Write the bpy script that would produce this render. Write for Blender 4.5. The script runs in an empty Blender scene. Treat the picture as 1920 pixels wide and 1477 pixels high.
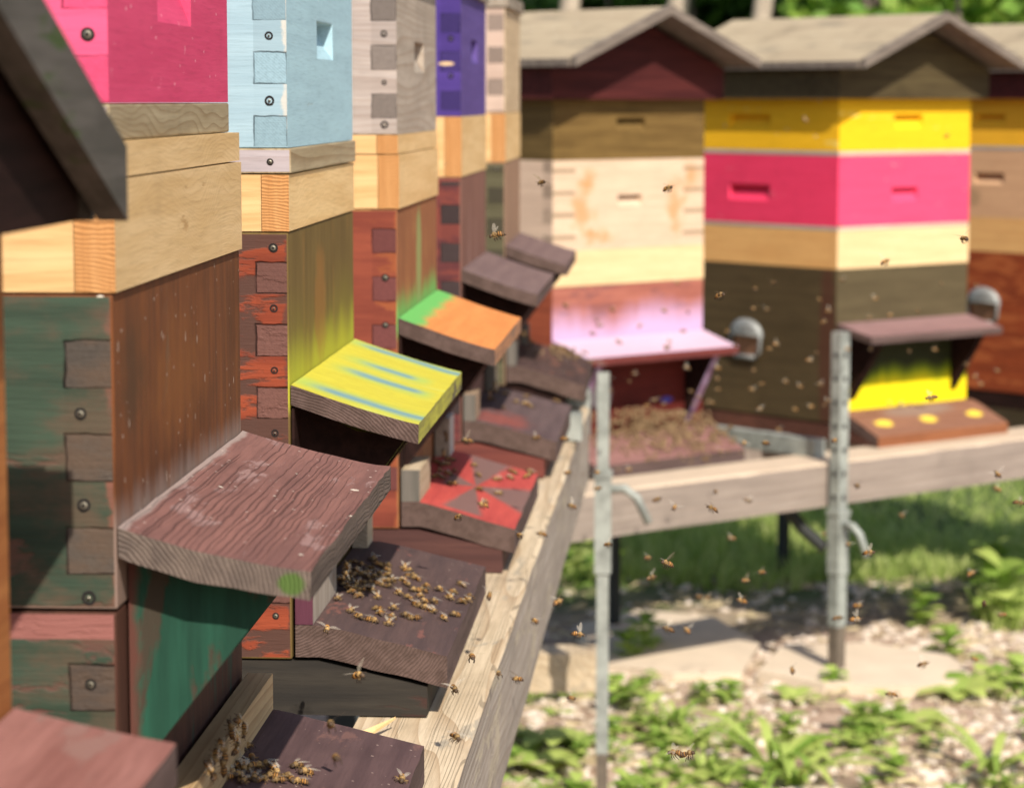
import bpy, bmesh, math, random
from mathutils import Vector, Matrix, noise as mnoise
R = math.radians
sc = bpy.context.scene
col = sc.collection

# ------------------------------------------------------------------ camera
HC = 1.28                      # camera height over the ground
F_PX, PITCH = 5003.0, R(6.29)  # focal length in pixels of a 1920 wide frame, downward tilt
cam_d = bpy.data.cameras.new("camera")
cam = bpy.data.objects.new("camera", cam_d)
col.objects.link(cam)
cam.location = (0, 0, HC)
cam.rotation_euler = (math.pi / 2 - PITCH, 0, 0)
cam_d.sensor_width = 36
cam_d.lens = F_PX / 1920 * 36
cam_d.clip_start, cam_d.clip_end = 0.05, 400
cam_d.dof.use_dof = True
cam_d.dof.focus_distance = 2.05
cam_d.dof.aperture_fstop = 11.0
sc.camera = cam

def at(u, v, y):
    """world point seen at pixel (u, v) of the 1920 px photograph, y metres ahead"""
    a, b = (u - 960) / F_PX, (738.5 - v) / F_PX
    d = Vector((a, math.cos(PITCH) + b * math.sin(PITCH), -math.sin(PITCH) + b * math.cos(PITCH)))
    return Vector((0, 0, HC)) + d * (y / d.y)

# ------------------------------------------------------------------ light
SUN_AZ, SUN_EL = R(162), R(43.5)     # azimuth from +Y clockwise: behind the camera, to the right
w = bpy.data.worlds.new("World")
sc.world = w
w.use_nodes = True
nt = w.node_tree
bg = nt.nodes["Background"]
sky = nt.nodes.new("ShaderNodeTexSky")
sky.sky_type = 'NISHITA'
sky.sun_disc = False
sky.sun_elevation = SUN_EL
sky.sun_rotation = SUN_AZ
sky.air_density = 1.0
sky.dust_density = 1.5
nt.links.new(sky.outputs[0], bg.inputs[0])
bg.inputs[1].default_value = 0.115
sd = bpy.data.lights.new("sun", 'SUN')
sd.energy = 4.7
sd.angle = R(0.6)
sd.color = (1.0, 0.93, 0.82)
so = bpy.data.objects.new("sun", sd)
col.objects.link(so)
sun_dir = Vector((math.sin(SUN_AZ) * math.cos(SUN_EL), math.cos(SUN_AZ) * math.cos(SUN_EL), math.sin(SUN_EL)))
so.rotation_euler = sun_dir.to_track_quat('Z', 'Y').to_euler()
so.location = (3, -4, 8)
sc.view_settings.view_transform = 'Standard'
sc.view_settings.look = 'None'
sc.view_settings.exposure = 0.45
sc.view_settings.gamma = 1
sc.cycles.max_bounces = 6
sc.cycles.use_denoising = True

# ------------------------------------------------------------------ material helpers
class NT:
    def __init__(s, name):
        s.m = bpy.data.materials.new(name)
        s.m.use_nodes = True
        s.t = s.m.node_tree
        s.b = s.t.nodes["Principled BSDF"]
        s._co = None
    def set(s, inp, v):
        if isinstance(v, bpy.types.NodeSocket):
            s.t.links.new(v, inp)
        elif v is not None:
            if hasattr(inp.default_value, '__len__') and not hasattr(v, '__len__'):
                v = (v,) * len(inp.default_value)
            if hasattr(inp.default_value, '__len__') and len(inp.default_value) == 4 and len(v) == 3:
                v = tuple(v) + (1,)
            inp.default_value = v
    def n(s, ty, ins=None, **props):
        k = s.t.nodes.new("ShaderNode" + ty)
        for p, v in props.items():
            setattr(k, p, v)
        for i, v in (ins or {}).items():
            s.set(k.inputs[i], v)
        return k
    @property
    def co(s):
        if s._co is None:
            s._co = s.n("TexCoord").outputs["Object"]
        return s._co
    def math(s, op, a, b=None, c=None, clamp=False):
        k = s.n("Math", operation=op, use_clamp=clamp)
        for i, v in enumerate((a, b, c)):
            if v is not None:
                s.set(k.inputs[i], v)
        return k.outputs[0]
    def xyz(s, vec=None):
        k = s.n("SeparateXYZ", {0: vec or s.co})
        return k.outputs[0], k.outputs[1], k.outputs[2]
    def map(s, scale, loc=(0, 0, 0), rot=(0, 0, 0), vec=None):
        return s.n("Mapping", {"Vector": vec or s.co, "Scale": scale, "Location": loc, "Rotation": rot}).outputs[0]
    def noise(s, vec, scale, detail=4, rough=.55, dist=0):
        return s.n("TexNoise", {"Vector": vec, "Scale": scale, "Detail": detail, "Roughness": rough, "Distortion": dist}).outputs[0]
    def ramp(s, x, lo, hi):
        return s.n("MapRange", {"Value": x, "From Min": lo, "From Max": hi}, interpolation_type='SMOOTHSTEP').outputs[0]
    def mix(s, f, a, b, mode='MIX'):
        k = s.n("Mix", data_type='RGBA', blend_type=mode)
        s.set(k.inputs[0], f); s.set(k.inputs[6], a); s.set(k.inputs[7], b)
        return k.outputs[2]
    def out(s, color, rough=.65, height=None, bump=.3, dist=.002, spec=.3, metal=0):
        s.set(s.b.inputs["Base Color"], color)
        s.set(s.b.inputs["Roughness"], rough)
        s.set(s.b.inputs["Specular IOR Level"], spec)
        s.set(s.b.inputs["Metallic"], metal)
        if height is not None:
            k = s.n("Bump", {"Strength": bump, "Distance": dist, "Height": height})
            s.t.links.new(k.outputs[0], s.b.inputs["Normal"])
        return s.m

def hexc(r, g, b):
    """linear colour from 0-255 display values"""
    f = lambda c: ((c / 255) / 12.92) if c / 255 <= .04045 else (((c / 255) + .055) / 1.055) ** 2.4
    return (f(r), f(g), f(b))

_seed = [0]
def wood(name, c1, c2, axis='y', wear=None, wear_amt=.4, wear_s=1., rings=0., ring_s=60, cracks=0.,
         speck=0., finger=None, end=None, bump=.35, rough=.68, extra=None, dirt=.35, endgrain=0., corner=None, arch=None, spec=.13):
    """worn painted or bare wood; axis = direction of the grain in object space"""
    _seed[0] += 1
    rr = random.Random(_seed[0])
    off = (rr.uniform(0, 9), rr.uniform(0, 9), rr.uniform(0, 9))
    t = NT(name)
    ai = 'xyz'.index(axis)
    sc3 = [1.0, 1.0, 1.0]; sc3[ai] = .06
    g = t.map(tuple(v * 1. for v in sc3), off)
    sc4 = [1.0, 1.0, 1.0]; sc4[ai] = .25
    g2 = t.map(tuple(sc4), off)
    c0 = t.map((1, 1, 1), off)
    fine = t.noise(g, 420, 4, .65)
    mid = t.noise(g, 75, 3, .6)
    big = t.noise(c0, 9, 3, .6)
    c = t.mix(t.ramp(mid, .32, .68), c1, c2)
    c = t.mix(t.math('MULTIPLY', t.ramp(fine, .45, .75), .35), c, tuple(v * .6 for v in c2))
    h = t.math('MULTIPLY', fine, .6)
    if rings:
        sc5 = [1.0, 1.0, 1.0]; sc5[ai] = .1 if arch is None else .5
        gv = t.map(tuple(sc5), off)
        warp = t.noise(gv, 7, 2, .5)
        x, y, z = t.xyz()
        ac = {'x': (y, z), 'y': (x, z), 'z': (x, y)}[axis]
        tot = t.math('ADD', t.math('ADD', ac[0], ac[1]), t.math('MULTIPLY', warp, .22 if arch is None else arch))
        wv = t.math('FRACT', t.math('MULTIPLY', tot, ring_s * 2.2))
        wv = t.math('POWER', wv, 3.0)
        c = t.mix(t.math('MULTIPLY', wv, rings), c, tuple(v * q for v, q in zip(c2, (.62, .5, .4))))
        h = t.math('SUBTRACT', h, t.math('MULTIPLY', wv, .5 * rings))
    if endgrain:
        x, y, z = t.xyz()
        dd = t.math('SQRT', t.math('ADD', t.math('POWER', t.math('ADD', x, .02), 2), t.math('POWER', t.math('ADD', z, rr.uniform(-.3, -.1)), 2)))
        wv = t.math('SINE', t.math('MULTIPLY', t.math('ADD', dd, t.math('MULTIPLY', t.noise(c0, 30, 3), .012)), 2300))
        c = t.mix(t.math('MULTIPLY', t.ramp(wv, -.2, .9), endgrain), c, tuple(v * .5 for v in c2))
        h = t.math('ADD', h, t.math('MULTIPLY', wv, .3))
    if dirt:
        c = t.mix(t.math('MULTIPLY', t.ramp(big, .5, .78), dirt), c, tuple(v * .5 for v in c2))
    if wear is not None:
        wn = t.noise(g2, 26 * wear_s, 6, .68, .3)
        thr = 1 - wear_amt
        m = t.ramp(wn, .25 + thr * .42, .31 + thr * .42)
        c = t.mix(m, c, wear)
        h = t.math('SUBTRACT', h, t.math('MULTIPLY', m, .5))
    if cracks:
        x, y, z = t.xyz()
        ac = {'x': (y, z), 'y': (x, z), 'z': (x, y)}[axis]
        sc6 = [1.0, 1.0, 1.0]; sc6[ai] = .10
        wob = t.math('MULTIPLY', t.math('SUBTRACT', t.noise(t.map(tuple(sc6), off), 26, 3, .55), .5), .007)
        tot = t.math('ADD', t.math('ADD', t.math('ADD', ac[0], ac[1]), wob), rr.uniform(1, 2))
        m = None
        for fq, wd in ((330., .11), (120., .055)):
            q = t.math('MULTIPLY', tot, fq)
            idn = t.n("TexWhiteNoise", {"W": t.math('FLOOR', q)}, noise_dimensions='1D').outputs[0]
            fr = t.math('ABSOLUTE', t.math('SUBTRACT', t.math('FRACT', q), t.math('ADD', .3, t.math('MULTIPLY', idn, .4))))
            gate = t.ramp(t.math('ADD', t.noise(t.map(tuple(sc6), (off[2], off[0], off[1])), 30, 3), t.math('MULTIPLY', idn, .28)), .58, .70)
            ww = t.math('MULTIPLY', t.math('ADD', gate, .02), wd)
            mm = t.math('MULTIPLY', t.math('SUBTRACT', 1, t.ramp(t.math('DIVIDE', fr, ww), .5, 1.)), t.math('ADD', .25, t.math('MULTIPLY', gate, .75)))
            m = mm if m is None else t.math('MAXIMUM', m, mm)
        m = t.math('MULTIPLY', m, cracks)
        c = t.mix(m, c, tuple(v * .34 for v in c2))
        h = t.math('SUBTRACT', h, t.math('MULTIPLY', m, 3.0))
    if finger is not None:
        z0, zlo, zhi, fx = finger
        x, y, z = t.xyz()
        ph = t.math('FRACT', t.math('DIVIDE', t.math('SUBTRACT', z, z0), .054))
        wob = t.math('MULTIPLY', t.math('SUBTRACT', t.noise(c0, 60, 2), .5), .0034)
        dx = t.math('SUBTRACT', t.math('ABSOLUTE', t.math('ADD', x, fx / 2)), fx / 2)
        dz = t.math('SUBTRACT', t.math('MULTIPLY', t.math('ABSOLUTE', t.math('SUBTRACT', ph, .25)), .054), .0135)
        d = t.math('ADD', t.math('MAXIMUM', dx, dz), wob)
        lim = t.math('MULTIPLY', t.math('GREATER_THAN', z, zlo), t.math('LESS_THAN', z, zhi))
        mk = t.math('MULTIPLY', t.math('LESS_THAN', d, 0), lim)
        dg = t.math('SINE', t.math('MULTIPLY', t.math('ADD', t.math('ADD', x, z), t.math('MULTIPLY', big, .02)), 2200))
        ec = t.mix(t.math('MULTIPLY', t.ramp(t.noise(c0, 330, 3), .35, .7), .35), end, tuple(v * .55 for v in end))
        ec = t.mix(t.math('MULTIPLY', t.ramp(dg, 0, 1), .25), ec, tuple(min(1, v * 1.35) for v in end))
        hs = t.n("TexWhiteNoise", {"W": t.math('FLOOR', t.math('DIVIDE', t.math('SUBTRACT', z, z0), .054))}, noise_dimensions='1D').outputs[0]
        ec = t.mix(t.math('MULTIPLY', hs, .55), ec, tuple(v * .45 for v in end))
        tone = t.n("TexWhiteNoise", {"W": t.math('FLOOR', t.math('ADD', t.math('DIVIDE', t.math('SUBTRACT', z, z0), .054), .5))}, noise_dimensions='1D').outputs[0]
        zone = t.math('MULTIPLY', t.math('GREATER_THAN', x, -fx), lim)
        c = t.mix(t.math('MULTIPLY', zone, t.math('MULTIPLY', tone, .35)), c, tuple(v * .6 for v in c2))
        if wear is not None:
            cw = t.ramp(t.math('ADD', x, t.math('MULTIPLY', t.math('SUBTRACT', t.noise(c0, 55, 5, .65), .5), .022)), -.0045, -.001)
            c = t.mix(t.math('MULTIPLY', cw, .8), c, corner or wear)
        c = t.mix(mk, c, ec)
        ln = t.math('MULTIPLY', t.math('SUBTRACT', 1, t.ramp(t.math('ABSOLUTE', d), .0002, .0011)), lim)
        gap = t.ramp(t.noise(c0, 25, 2), .35, .6)
        ln = t.math('MULTIPLY', ln, t.math('ADD', .12, t.math('MULTIPLY', gap, .75)))
        c = t.mix(ln, c, tuple(v * .16 for v in end))
        h = t.math('SUBTRACT', h, t.math('MULTIPLY', ln, 4))
        h = t.math('ADD', h, t.math('MULTIPLY', mk, t.math('MULTIPLY', t.noise(c0, 400, 2), .45)))
    if extra is not None:
        c = extra(t, c)
    if speck:
        vo = t.n("TexVoronoi", {"Vector": c0, "Scale": 95.}, feature='F1')
        rnd = t.n("SeparateColor", {0: vo.outputs["Color"]}).outputs[0]
        m = t.math('MULTIPLY', t.math('LESS_THAN', vo.outputs["Distance"], t.math('MULTIPLY', t.math('POWER', t.n("SeparateColor", {0: vo.outputs["Color"]}).outputs[1], 2.0), .30)), t.math('GREATER_THAN', rnd, 1 - speck * .3))
        c = t.mix(m, c, (.62, .55, .45))
        h = t.math('ADD', h, t.math('MULTIPLY', m, 1.2))
    return t.out(c, rough, h, bump, .0012, spec)

def plain(name, c, rough=.5, metal=0., var=.3, scale=60, bump=.15):
    t = NT(name)
    n = t.noise(t.co, scale, 5, .6)
    cc = t.mix(t.math('MULTIPLY', t.ramp(n, .35, .7), var), c, tuple(v * .45 for v in c))
    return t.out(cc, rough, n, bump, .001, .4, metal)

# ------------------------------------------------------------------ mesh helpers
def link(name, bm, mats, parent=None, smooth=False):
    me = bpy.data.meshes.new(name)
    bmesh.ops.recalc_face_normals(bm, faces=bm.faces)
    bm.to_mesh(me); bm.free()
    if not isinstance(mats, (list, tuple)):
        mats = [mats]
    for m in mats:
        me.materials.append(m)
    if smooth:
        me.polygons.foreach_set('use_smooth', [True] * len(me.polygons))
    o = bpy.data.objects.new(name, me)
    col.objects.link(o)
    if parent:
        o.parent = parent
    return o

def bulk(name, verts, faces, mats, mi=None, parent=None, smooth=False):
    me = bpy.data.meshes.new(name)
    me.from_pydata(verts, [], faces)
    for m in (mats if isinstance(mats, (list, tuple)) else [mats]):
        me.materials.append(m)
    if mi:
        me.polygons.foreach_set('material_index', mi)
    if smooth:
        me.polygons.foreach_set('use_smooth', [True] * len(me.polygons))
    o = bpy.data.objects.new(name, me)
    col.objects.link(o)
    if parent:
        o.parent = parent
    return o

def empty(name, loc, rz=0):
    o = bpy.data.objects.new(name, None)
    col.objects.link(o)
    o.location = loc
    o.rotation_euler = (0, 0, rz)
    o.empty_display_size = .1
    return o

def tag(o, label=None, cat=None, group=None, kind=None):
    for k, v in (('label', label), ('category', cat), ('group', group), ('kind', kind)):
        if v:
            o[k] = v
    return o

def bevel(bm, off=.0014, seg=2, ang=25):
    es = [e for e in bm.edges if len(e.link_faces) == 2 and e.calc_face_angle(0) > R(ang)]
    if es:
        bmesh.ops.bevel(bm, geom=es, offset=off, segments=seg, profile=.6, affect='EDGES', clamp_overlap=True)

def add_box(bm, x0, x1, y0, y1, z0, z1, fm=None):
    """fm(normal) -> material index"""
    v = [bm.verts.new(p) for p in ((x0, y0, z0), (x1, y0, z0), (x1, y1, z0), (x0, y1, z0),
                                   (x0, y0, z1), (x1, y0, z1), (x1, y1, z1), (x0, y1, z1))]
    for ids, nn in (((0, 3, 2, 1), '-z'), ((4, 5, 6, 7), '+z'), ((0, 1, 5, 4), '-y'), ((1, 2, 6, 5), '+x'), ((2, 3, 7, 6), '+y'), ((3, 0, 4, 7), '-x')):
        f = bm.faces.new([v[i] for i in ids])
        f.material_index = fm.get(nn, 0) if fm else 0

def add_prism(bm, prof, y0, y1, mi=0, mend=0):
    """closed xz outline pulled along y"""
    a = [bm.verts.new((p[0], y0, p[1])) for p in prof]
    b = [bm.verts.new((p[0], y1, p[1])) for p in prof]
    f = bm.faces.new(a); f.material_index = mend
    f = bm.faces.new(b[::-1]); f.material_index = mend
    n = len(prof)
    for i in range(n):
        f = bm.faces.new((a[i], b[i], b[(i + 1) % n], a[(i + 1) % n])); f.material_index = mi

def add_tube(bm, pts, r, seg=8, mi=0, cap=True):
    rings = []
    pts = [Vector(p) for p in pts]
    rs = r if isinstance(r, (list, tuple)) else [r] * len(pts)
    for i, p in enumerate(pts):
        d = (pts[min(i + 1, len(pts) - 1)] - pts[max(i - 1, 0)]).normalized()
        a = d.orthogonal().normalized() if i == 0 else (rings_a - d * rings_a.dot(d)).normalized()
        rings_a = a
        b = d.cross(a)
        rings.append([bm.verts.new(p + (a * math.cos(2 * math.pi * k / seg) + b * math.sin(2 * math.pi * k / seg)) * rs[i]) for k in range(seg)])
    for i in range(len(rings) - 1):
        for k in range(seg):
            f = bm.faces.new((rings[i][k], rings[i][(k + 1) % seg], rings[i + 1][(k + 1) % seg], rings[i + 1][k]))
            f.material_index = mi
    if cap:
        for q in (rings[0][::-1], rings[-1]):
            f = bm.faces.new(q); f.material_index = mi

def slot_face(bm, o, ux, uz, nrm, wdt, hgt, s0, s1, t0, t1, depth, mi):
    """wall rectangle with a hand hold cut in it: deep at its top, running out to the face at its bottom"""
    xs, zs = (0, s0, s1, wdt), (0, t0, t1, hgt)
    g = [[bm.verts.new(o + ux * x + uz * z) for x in xs] for z in zs]
    for j in range(3):
        for i in range(3):
            if i == 1 and j == 1:
                continue
            f = bm.faces.new((g[j][i], g[j][i + 1], g[j + 1][i + 1], g[j + 1][i])); f.material_index = mi
    a = bm.verts.new(o + ux * (s0 + .004) + uz * (t1 - .002) - nrm * depth)
    b = bm.verts.new(o + ux * (s1 - .004) + uz * (t1 - .002) - nrm * depth)
    A, B, Cc, D = g[1][1], g[1][2], g[2][2], g[2][1]
    for q in ((A, B, b, a), (B, Cc, b), (D, a, b, Cc), (A, a, D)):
        f = bm.faces.new(q); f.material_index = mi

def hash01(*k):
    return (math.sin(sum(v * (12.9898 + 7.13 * i) for i, v in enumerate(k))) * 43758.5453) % 1.0

def board_bm(x0, x1, y0, y1, ztop, thick, seed=0, jag=.0012, nx=10, ny=24, m_top=0, m_edge=1, m_end=2, m_bot=1):
    """a plank lying along y whose top follows ztop(x); its rims are a little uneven"""
    bm = bmesh.new()
    T, B = [], []
    for j in range(ny + 1):
        rt, rb = [], []
        for i in range(nx + 1):
            x = x0 + (x1 - x0) * i / nx
            y = y0 + (y1 - y0) * j / ny
            q = mnoise.noise(Vector((x * 35 + seed, y * 35, seed * 1.7))) * jag
            ex = q * 1.2 if i == nx else 0
            ey = (q if j in (0, ny) else 0)
            z = ztop(x) + .4 * q
            rt.append(bm.verts.new((x + ex, y + ey, z)))
            rb.append(bm.verts.new((x + ex * .5, y + ey * .6, z - (thick(x) if callable(thick) else thick) + q * .8)))
        T.append(rt); B.append(rb)
    def q(a, m):
        f = bm.faces.new(a); f.material_index = m
    for j in range(ny):
        for i in range(nx):
            q((T[j][i], T[j][i + 1], T[j + 1][i + 1], T[j + 1][i]), m_top)
            q((B[j][i], B[j + 1][i], B[j + 1][i + 1], B[j][i + 1]), m_bot)
        q((T[j][nx], B[j][nx], B[j + 1][nx], T[j + 1][nx]), m_edge)
        q((T[j][0], T[j + 1][0], B[j + 1][0], B[j][0]), m_edge)
    for i in range(nx):
        q((T[0][i], B[0][i], B[0][i + 1], T[0][i + 1]), m_end)
        q((T[ny][i], T[ny][i + 1], B[ny][i + 1], B[ny][i]), m_end)
    bevel(bm, .0012, 2, 50)
    return bm

# ------------------------------------------------------------------ ground, slabs, far growth
rnd = random.Random(5)
def terrain(x, y):
    return .02 * mnoise.noise(Vector((x * 1.3, y * 1.3, 0))) + .012 * mnoise.noise(Vector((x * 5, y * 5, 3)))

def ground_mat():
    t = NT("soil_and_turf")
    x, y, z = t.xyz()
    n1 = t.noise(t.co, 1.6, 6, .65)
    n2 = t.noise(t.co, 22, 6, .7)
    soil = t.mix(t.ramp(n2, .3, .7), (.46, .34, .26), (.27, .18, .12))
    turf = t.mix(t.ramp(n2, .3, .7), (.09, .13, .03), (.05, .075, .02))
    far = t.ramp(t.math('ADD', y, t.math('MULTIPLY', n1, 1.2)), 6.9, 7.6)
    near = t.ramp(n1, .60, .7)
    return t.out(t.mix(t.math('MAXIMUM', far, t.math('MULTIPLY', near, .7)), soil, turf), .95, n2, .6, .02)
xs = [-60, -25, -10, -4, -2] + [-1.5 + .1 * i for i in range(56)] + [5, 8, 14, 30, 60]
ys = [-10, 0, 2, 3] + [3.5 + .1 * i for i in range(76)] + [12, 14, 18, 25, 40, 70, 120]
gv = [(x, y, terrain(x, y) if (-2 < x < 4.2 and 3 < y < 11.2) else 0) for y in ys for x in xs]
nx = len(xs)
gf = [(j * nx + i, j * nx + i + 1, (j + 1) * nx + i + 1, (j + 1) * nx + i) for j in range(len(ys) - 1) for i in range(nx - 1)]
tag(bulk("ground", gv, gf, ground_mat(), smooth=True), kind="structure")

stone_m = plain("slab_stone", (.62, .50, .37), .9, 0, .25, 9, .3)
def slab(outline, zt, label):
    bm = bmesh.new()
    a = [bm.verts.new((x + .02 * hash01(x, y), y, zt + .004 * hash01(y))) for x, y in outline]
    b = [bm.verts.new((x, y, zt - .06)) for x, y in outline]
    bm.faces.new(a); bm.faces.new(b[::-1])
    n = len(a)
    for i in range(n):
        bm.faces.new((a[i], b[i], b[(i + 1) % n], a[(i + 1) % n]))
    bevel(bm, .008, 2)
    return tag(link("stone_slab", bm, stone_m), label, "stone slab", "stone slabs under the steel legs")
slab([(.53, 5.74), (.66, 5.62), (.88, 5.60), (1.0, 5.68), (.97, 5.92), (.82, 6.05), (.62, 6.03)], .035, "sunlit beige stone slab under the foot of the tall perforated steel leg")
slab([(.18, 5.86), (.34, 5.74), (.50, 5.76), (.56, 6.08), (.47, 6.38), (.30, 6.48), (.15, 6.3)], .03, "shaded flat stone slab beside the dark rear leg of the stand")

def leaf_mat(name, c1, c2, tr=.35):
    t = NT(name)
    n = t.noise(t.co, 3, 4, .6)
    oi = t.n("NewGeometry").outputs["Random Per Island"]
    f = t.math('ADD', t.math('MULTIPLY', n, .5), t.math('MULTIPLY', oi, .5))
    c = t.mix(t.ramp(f, .25, .75), c1, c2)
    t.out(c, .5, None, spec=.35)
    tl = t.n("BsdfTranslucent", {"Color": t.mix(.5, c, (.25, .4, .03))})
    mx = t.n("MixShader", {0: tr, 1: t.b.outputs[0], 2: tl.outputs[0]})
    t.t.links.new(mx.outputs[0], t.t.nodes["Material Output"].inputs[0])
    return t.m
grass_m = leaf_mat("grass_green", (.33, .44, .10), (.62, .66, .25), .5)
weed_m = leaf_mat("weed_green", (.20, .33, .05), (.48, .56, .15))
dark_m = leaf_mat("hedge_green", (.03, .085, .015), (.08, .17, .025), .25)
lite_m = leaf_mat("sunny_leaf_green", (.12, .25, .03), (.26, .38, .06))

# grass blades behind the stands
V, Fc = [], []
def blade(x, y, h, wd, lean, az, z0):
    i = len(V)
    ca, sa = math.cos(az), math.sin(az)
    la = rnd.uniform(0, 6.28)
    dx, dy = math.cos(la) * lean, math.sin(la) * lean
    V.extend([(x - ca * wd, y - sa * wd, z0), (x + ca * wd, y + sa * wd, z0),
              (x + dx * .4 + ca * wd * .7, y + dy * .4 + sa * wd * .7, z0 + h * .6), (x + dx * .4 - ca * wd * .7, y + dy * .4 - sa * wd * .7, z0 + h * .6),
              (x + dx, y + dy, z0 + h * .95)])
    Fc.extend([(i, i + 1, i + 2, i + 3), (i + 3, i + 2, i + 4)])
for k in range(60000):
    y = 6.35 + 4.6 * rnd.random() ** 1.1
    x = rnd.uniform(-.35, .36 * y - .3)
    dn = mnoise.noise(Vector((x * 1.1, y * 1.1, 7)))
    if y < 7.0 and dn < .05 + (7.0 - y) * .35:
        continue
    if dn < -.35 and rnd.random() < .7:
        continue
    h = rnd.uniform(.035, .085) * (1 + .6 * dn)
    blade(x, y, h, rnd.uniform(.0025, .005), rnd.uniform(.01, .07), rnd.uniform(0, 3.14), terrain(x, y) - .004)
tag(bulk("grass", V, Fc, grass_m), kind="stuff")

# pale gravel
stone_ms = [plain("gravel_pale", (.66, .56, .46), .9, 0, .15, 40), plain("gravel_warm", (.48, .38, .28), .9, 0, .3, 40)]
tb = bmesh.new(); bmesh.ops.create_icosphere(tb, subdivisions=1, radius=1)
iv = [v.co.copy() for v in tb.verts]; iff = [[v.index for v in f.verts] for f in tb.faces]; tb.free()
V, Fc, MI = [], [], []
for k in range(9000):
    y = rnd.uniform(4.5, 7.2); x = rnd.uniform(-.2, .30 * y)
    dn = mnoise.noise(Vector((x * 2.2, y * 2.2, 11)))
    if dn < -.15 and rnd.random() < .75: continue
    if y > 6.5 and rnd.random() < .6: continue
    s = rnd.uniform(.004, .013) * (1.8 if rnd.random() < .06 else 1)
    rz = Matrix.Rotation(rnd.uniform(0, 6.28), 3, 'Z')
    i = len(V)
    z0 = terrain(x, y) + s * .2
    for q in iv:
        p = rz @ Vector((q.x * s * 1.3, q.y * s, q.z * s * .6)) * rnd.uniform(.85, 1.15)
        V.append((x + p.x, y + p.y, z0 + p.z))
    Fc.extend([[a + i for a in f] for f in iff]); MI.extend([0 if rnd.random() < .6 else 1] * len(iff))
tag(bulk("gravel", V, Fc, stone_ms, MI), kind="stuff")

V, Fc = [], []
for k in range(1500):
    y = rnd.uniform(4.6, 7.0); x = rnd.uniform(-.1, .27 * y)
    a = rnd.uniform(0, 6.28); L = rnd.uniform(.02, .09); i = len(V); z = terrain(x, y) + rnd.uniform(.004, .02)
    dx, dy = math.cos(a) * L, math.sin(a) * L; wx, wy = -math.sin(a) * .0018, math.cos(a) * .0018
    V.extend([(x - wx, y - wy, z), (x + wx, y + wy, z), (x + dx + wx, y + dy + wy, z + rnd.uniform(-.003, .012)), (x + dx - wx, y + dy - wy, z + rnd.uniform(-.003, .012))])
    Fc.append((i, i + 1, i + 2, i + 3))
tag(bulk("dry_straw", V, Fc, plain("straw", (.52, .42, .25), .9, 0, .5, 8)), kind="stuff")

# weeds: four kinds, each plant an object
def weed_mesh(kind, seed):
    r = random.Random(seed)
    V, Fc = [], []
    nl = (9, 14, 12, 22)[kind]
    for k in range(nl):
        az = k * 2.4 + r.uniform(-.3, .3)
        L = (.10, .055, .16, .035)[kind] * r.uniform(.7, 1.2)
        wd = (.028, .022, .008, .016)[kind] * r.uniform(.8, 1.2)
        up = (.75, .9, 1.3, .8)[kind] * r.uniform(.6, 1.2)
        base_h = (0, .02, 0, .0)[kind] * k / nl * 4 + (r.uniform(0, .07) if kind == 3 else 0)
        bx, by = (r.uniform(-.05, .05), r.uniform(-.05, .05)) if kind == 3 else (0, 0)
        ca, sa = math.cos(az), math.sin(az)
        i = len(V); n = 4
        for s in range(n + 1):
            f = s / n
            rr = L * (f * .95)
            z = base_h + L * (up * f - .75 * up * f * f) + .004
            ww = wd * math.sin(math.pi * min(.97, .06 + f * .94)) + .001
            for e in (-1, 1):
                V.append((bx + ca * rr - sa * ww * e, by + sa * rr + ca * ww * e, z + .15 * ww * (1 if e > 0 else .6)))
        for s in range(n):
            a = i + s * 2
            Fc.append((a, a + 1, a + 3, a + 2))
    if kind == 1:
        i = len(V)
        V.extend([(-.002, 0, 0), (.002, 0, 0), (.002, 0, .09), (-.002, 0, .09)]); Fc.append((i, i + 1, i + 2, i + 3))
    me = bpy.data.meshes.new("weed")
    me.from_pydata(V, [], Fc); me.materials.append(weed_m)
    me.polygons.foreach_set('use_smooth', [True] * len(me.polygons))
    return me
WM = [[weed_mesh(k, 40 + k * 7 + j) for j in range(3)] for k in range(4)]
WN = (("broadleaf_weed", "broad leaved green weed spreading a rosette among the pale gravel", "broadleaf weeds in the gravel"),
      ("seedling_plant", "upright light green seedling with stacked leaves on the stony ground", "upright seedlings on the stony ground"),
      ("grass_tuft", "tuft of long narrow grass leaves sprouting in the gravel", "grass tufts in the gravel"),
      ("clover_patch", "low clump of small round leaves covering the stony soil", "low leafy clumps on the stony soil"))
def weed(kind, x, y, s):
    o = bpy.data.objects.new(WN[kind][0], WM[kind][rnd.randrange(3)])
    col.objects.link(o)
    o.location = (x, y, terrain(x, y) - .003)
    o.rotation_euler = (rnd.uniform(-.1, .1), rnd.uniform(-.1, .1), rnd.uniform(0, 6.28))
    o.scale = (s, s, s * rnd.uniform(.8, 1.2))
    tag(o, WN[kind][1], "weed", WN[kind][2])
for k in range(140):
    u = rnd.uniform(940, 1960); v = rnd.uniform(1225, 1560)
    y = HC * F_PX / (v - 187) * .985
    p = at(u, v, y)
    dn = mnoise.noise(Vector((p.x * 2.6, p.y * 2.6, 11)))
    if dn > .12 and rnd.random() < .75: continue
    if .48 < p.x < 1.04 and 5.40 < p.y < 6.06: continue
    if .14 < p.x < .57 and 5.72 < p.y < 6.5: continue
    weed(rnd.choice((0, 1, 1, 3, 3, 3, 2)), p.x, p.y, rnd.uniform(.35, .75))
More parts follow.
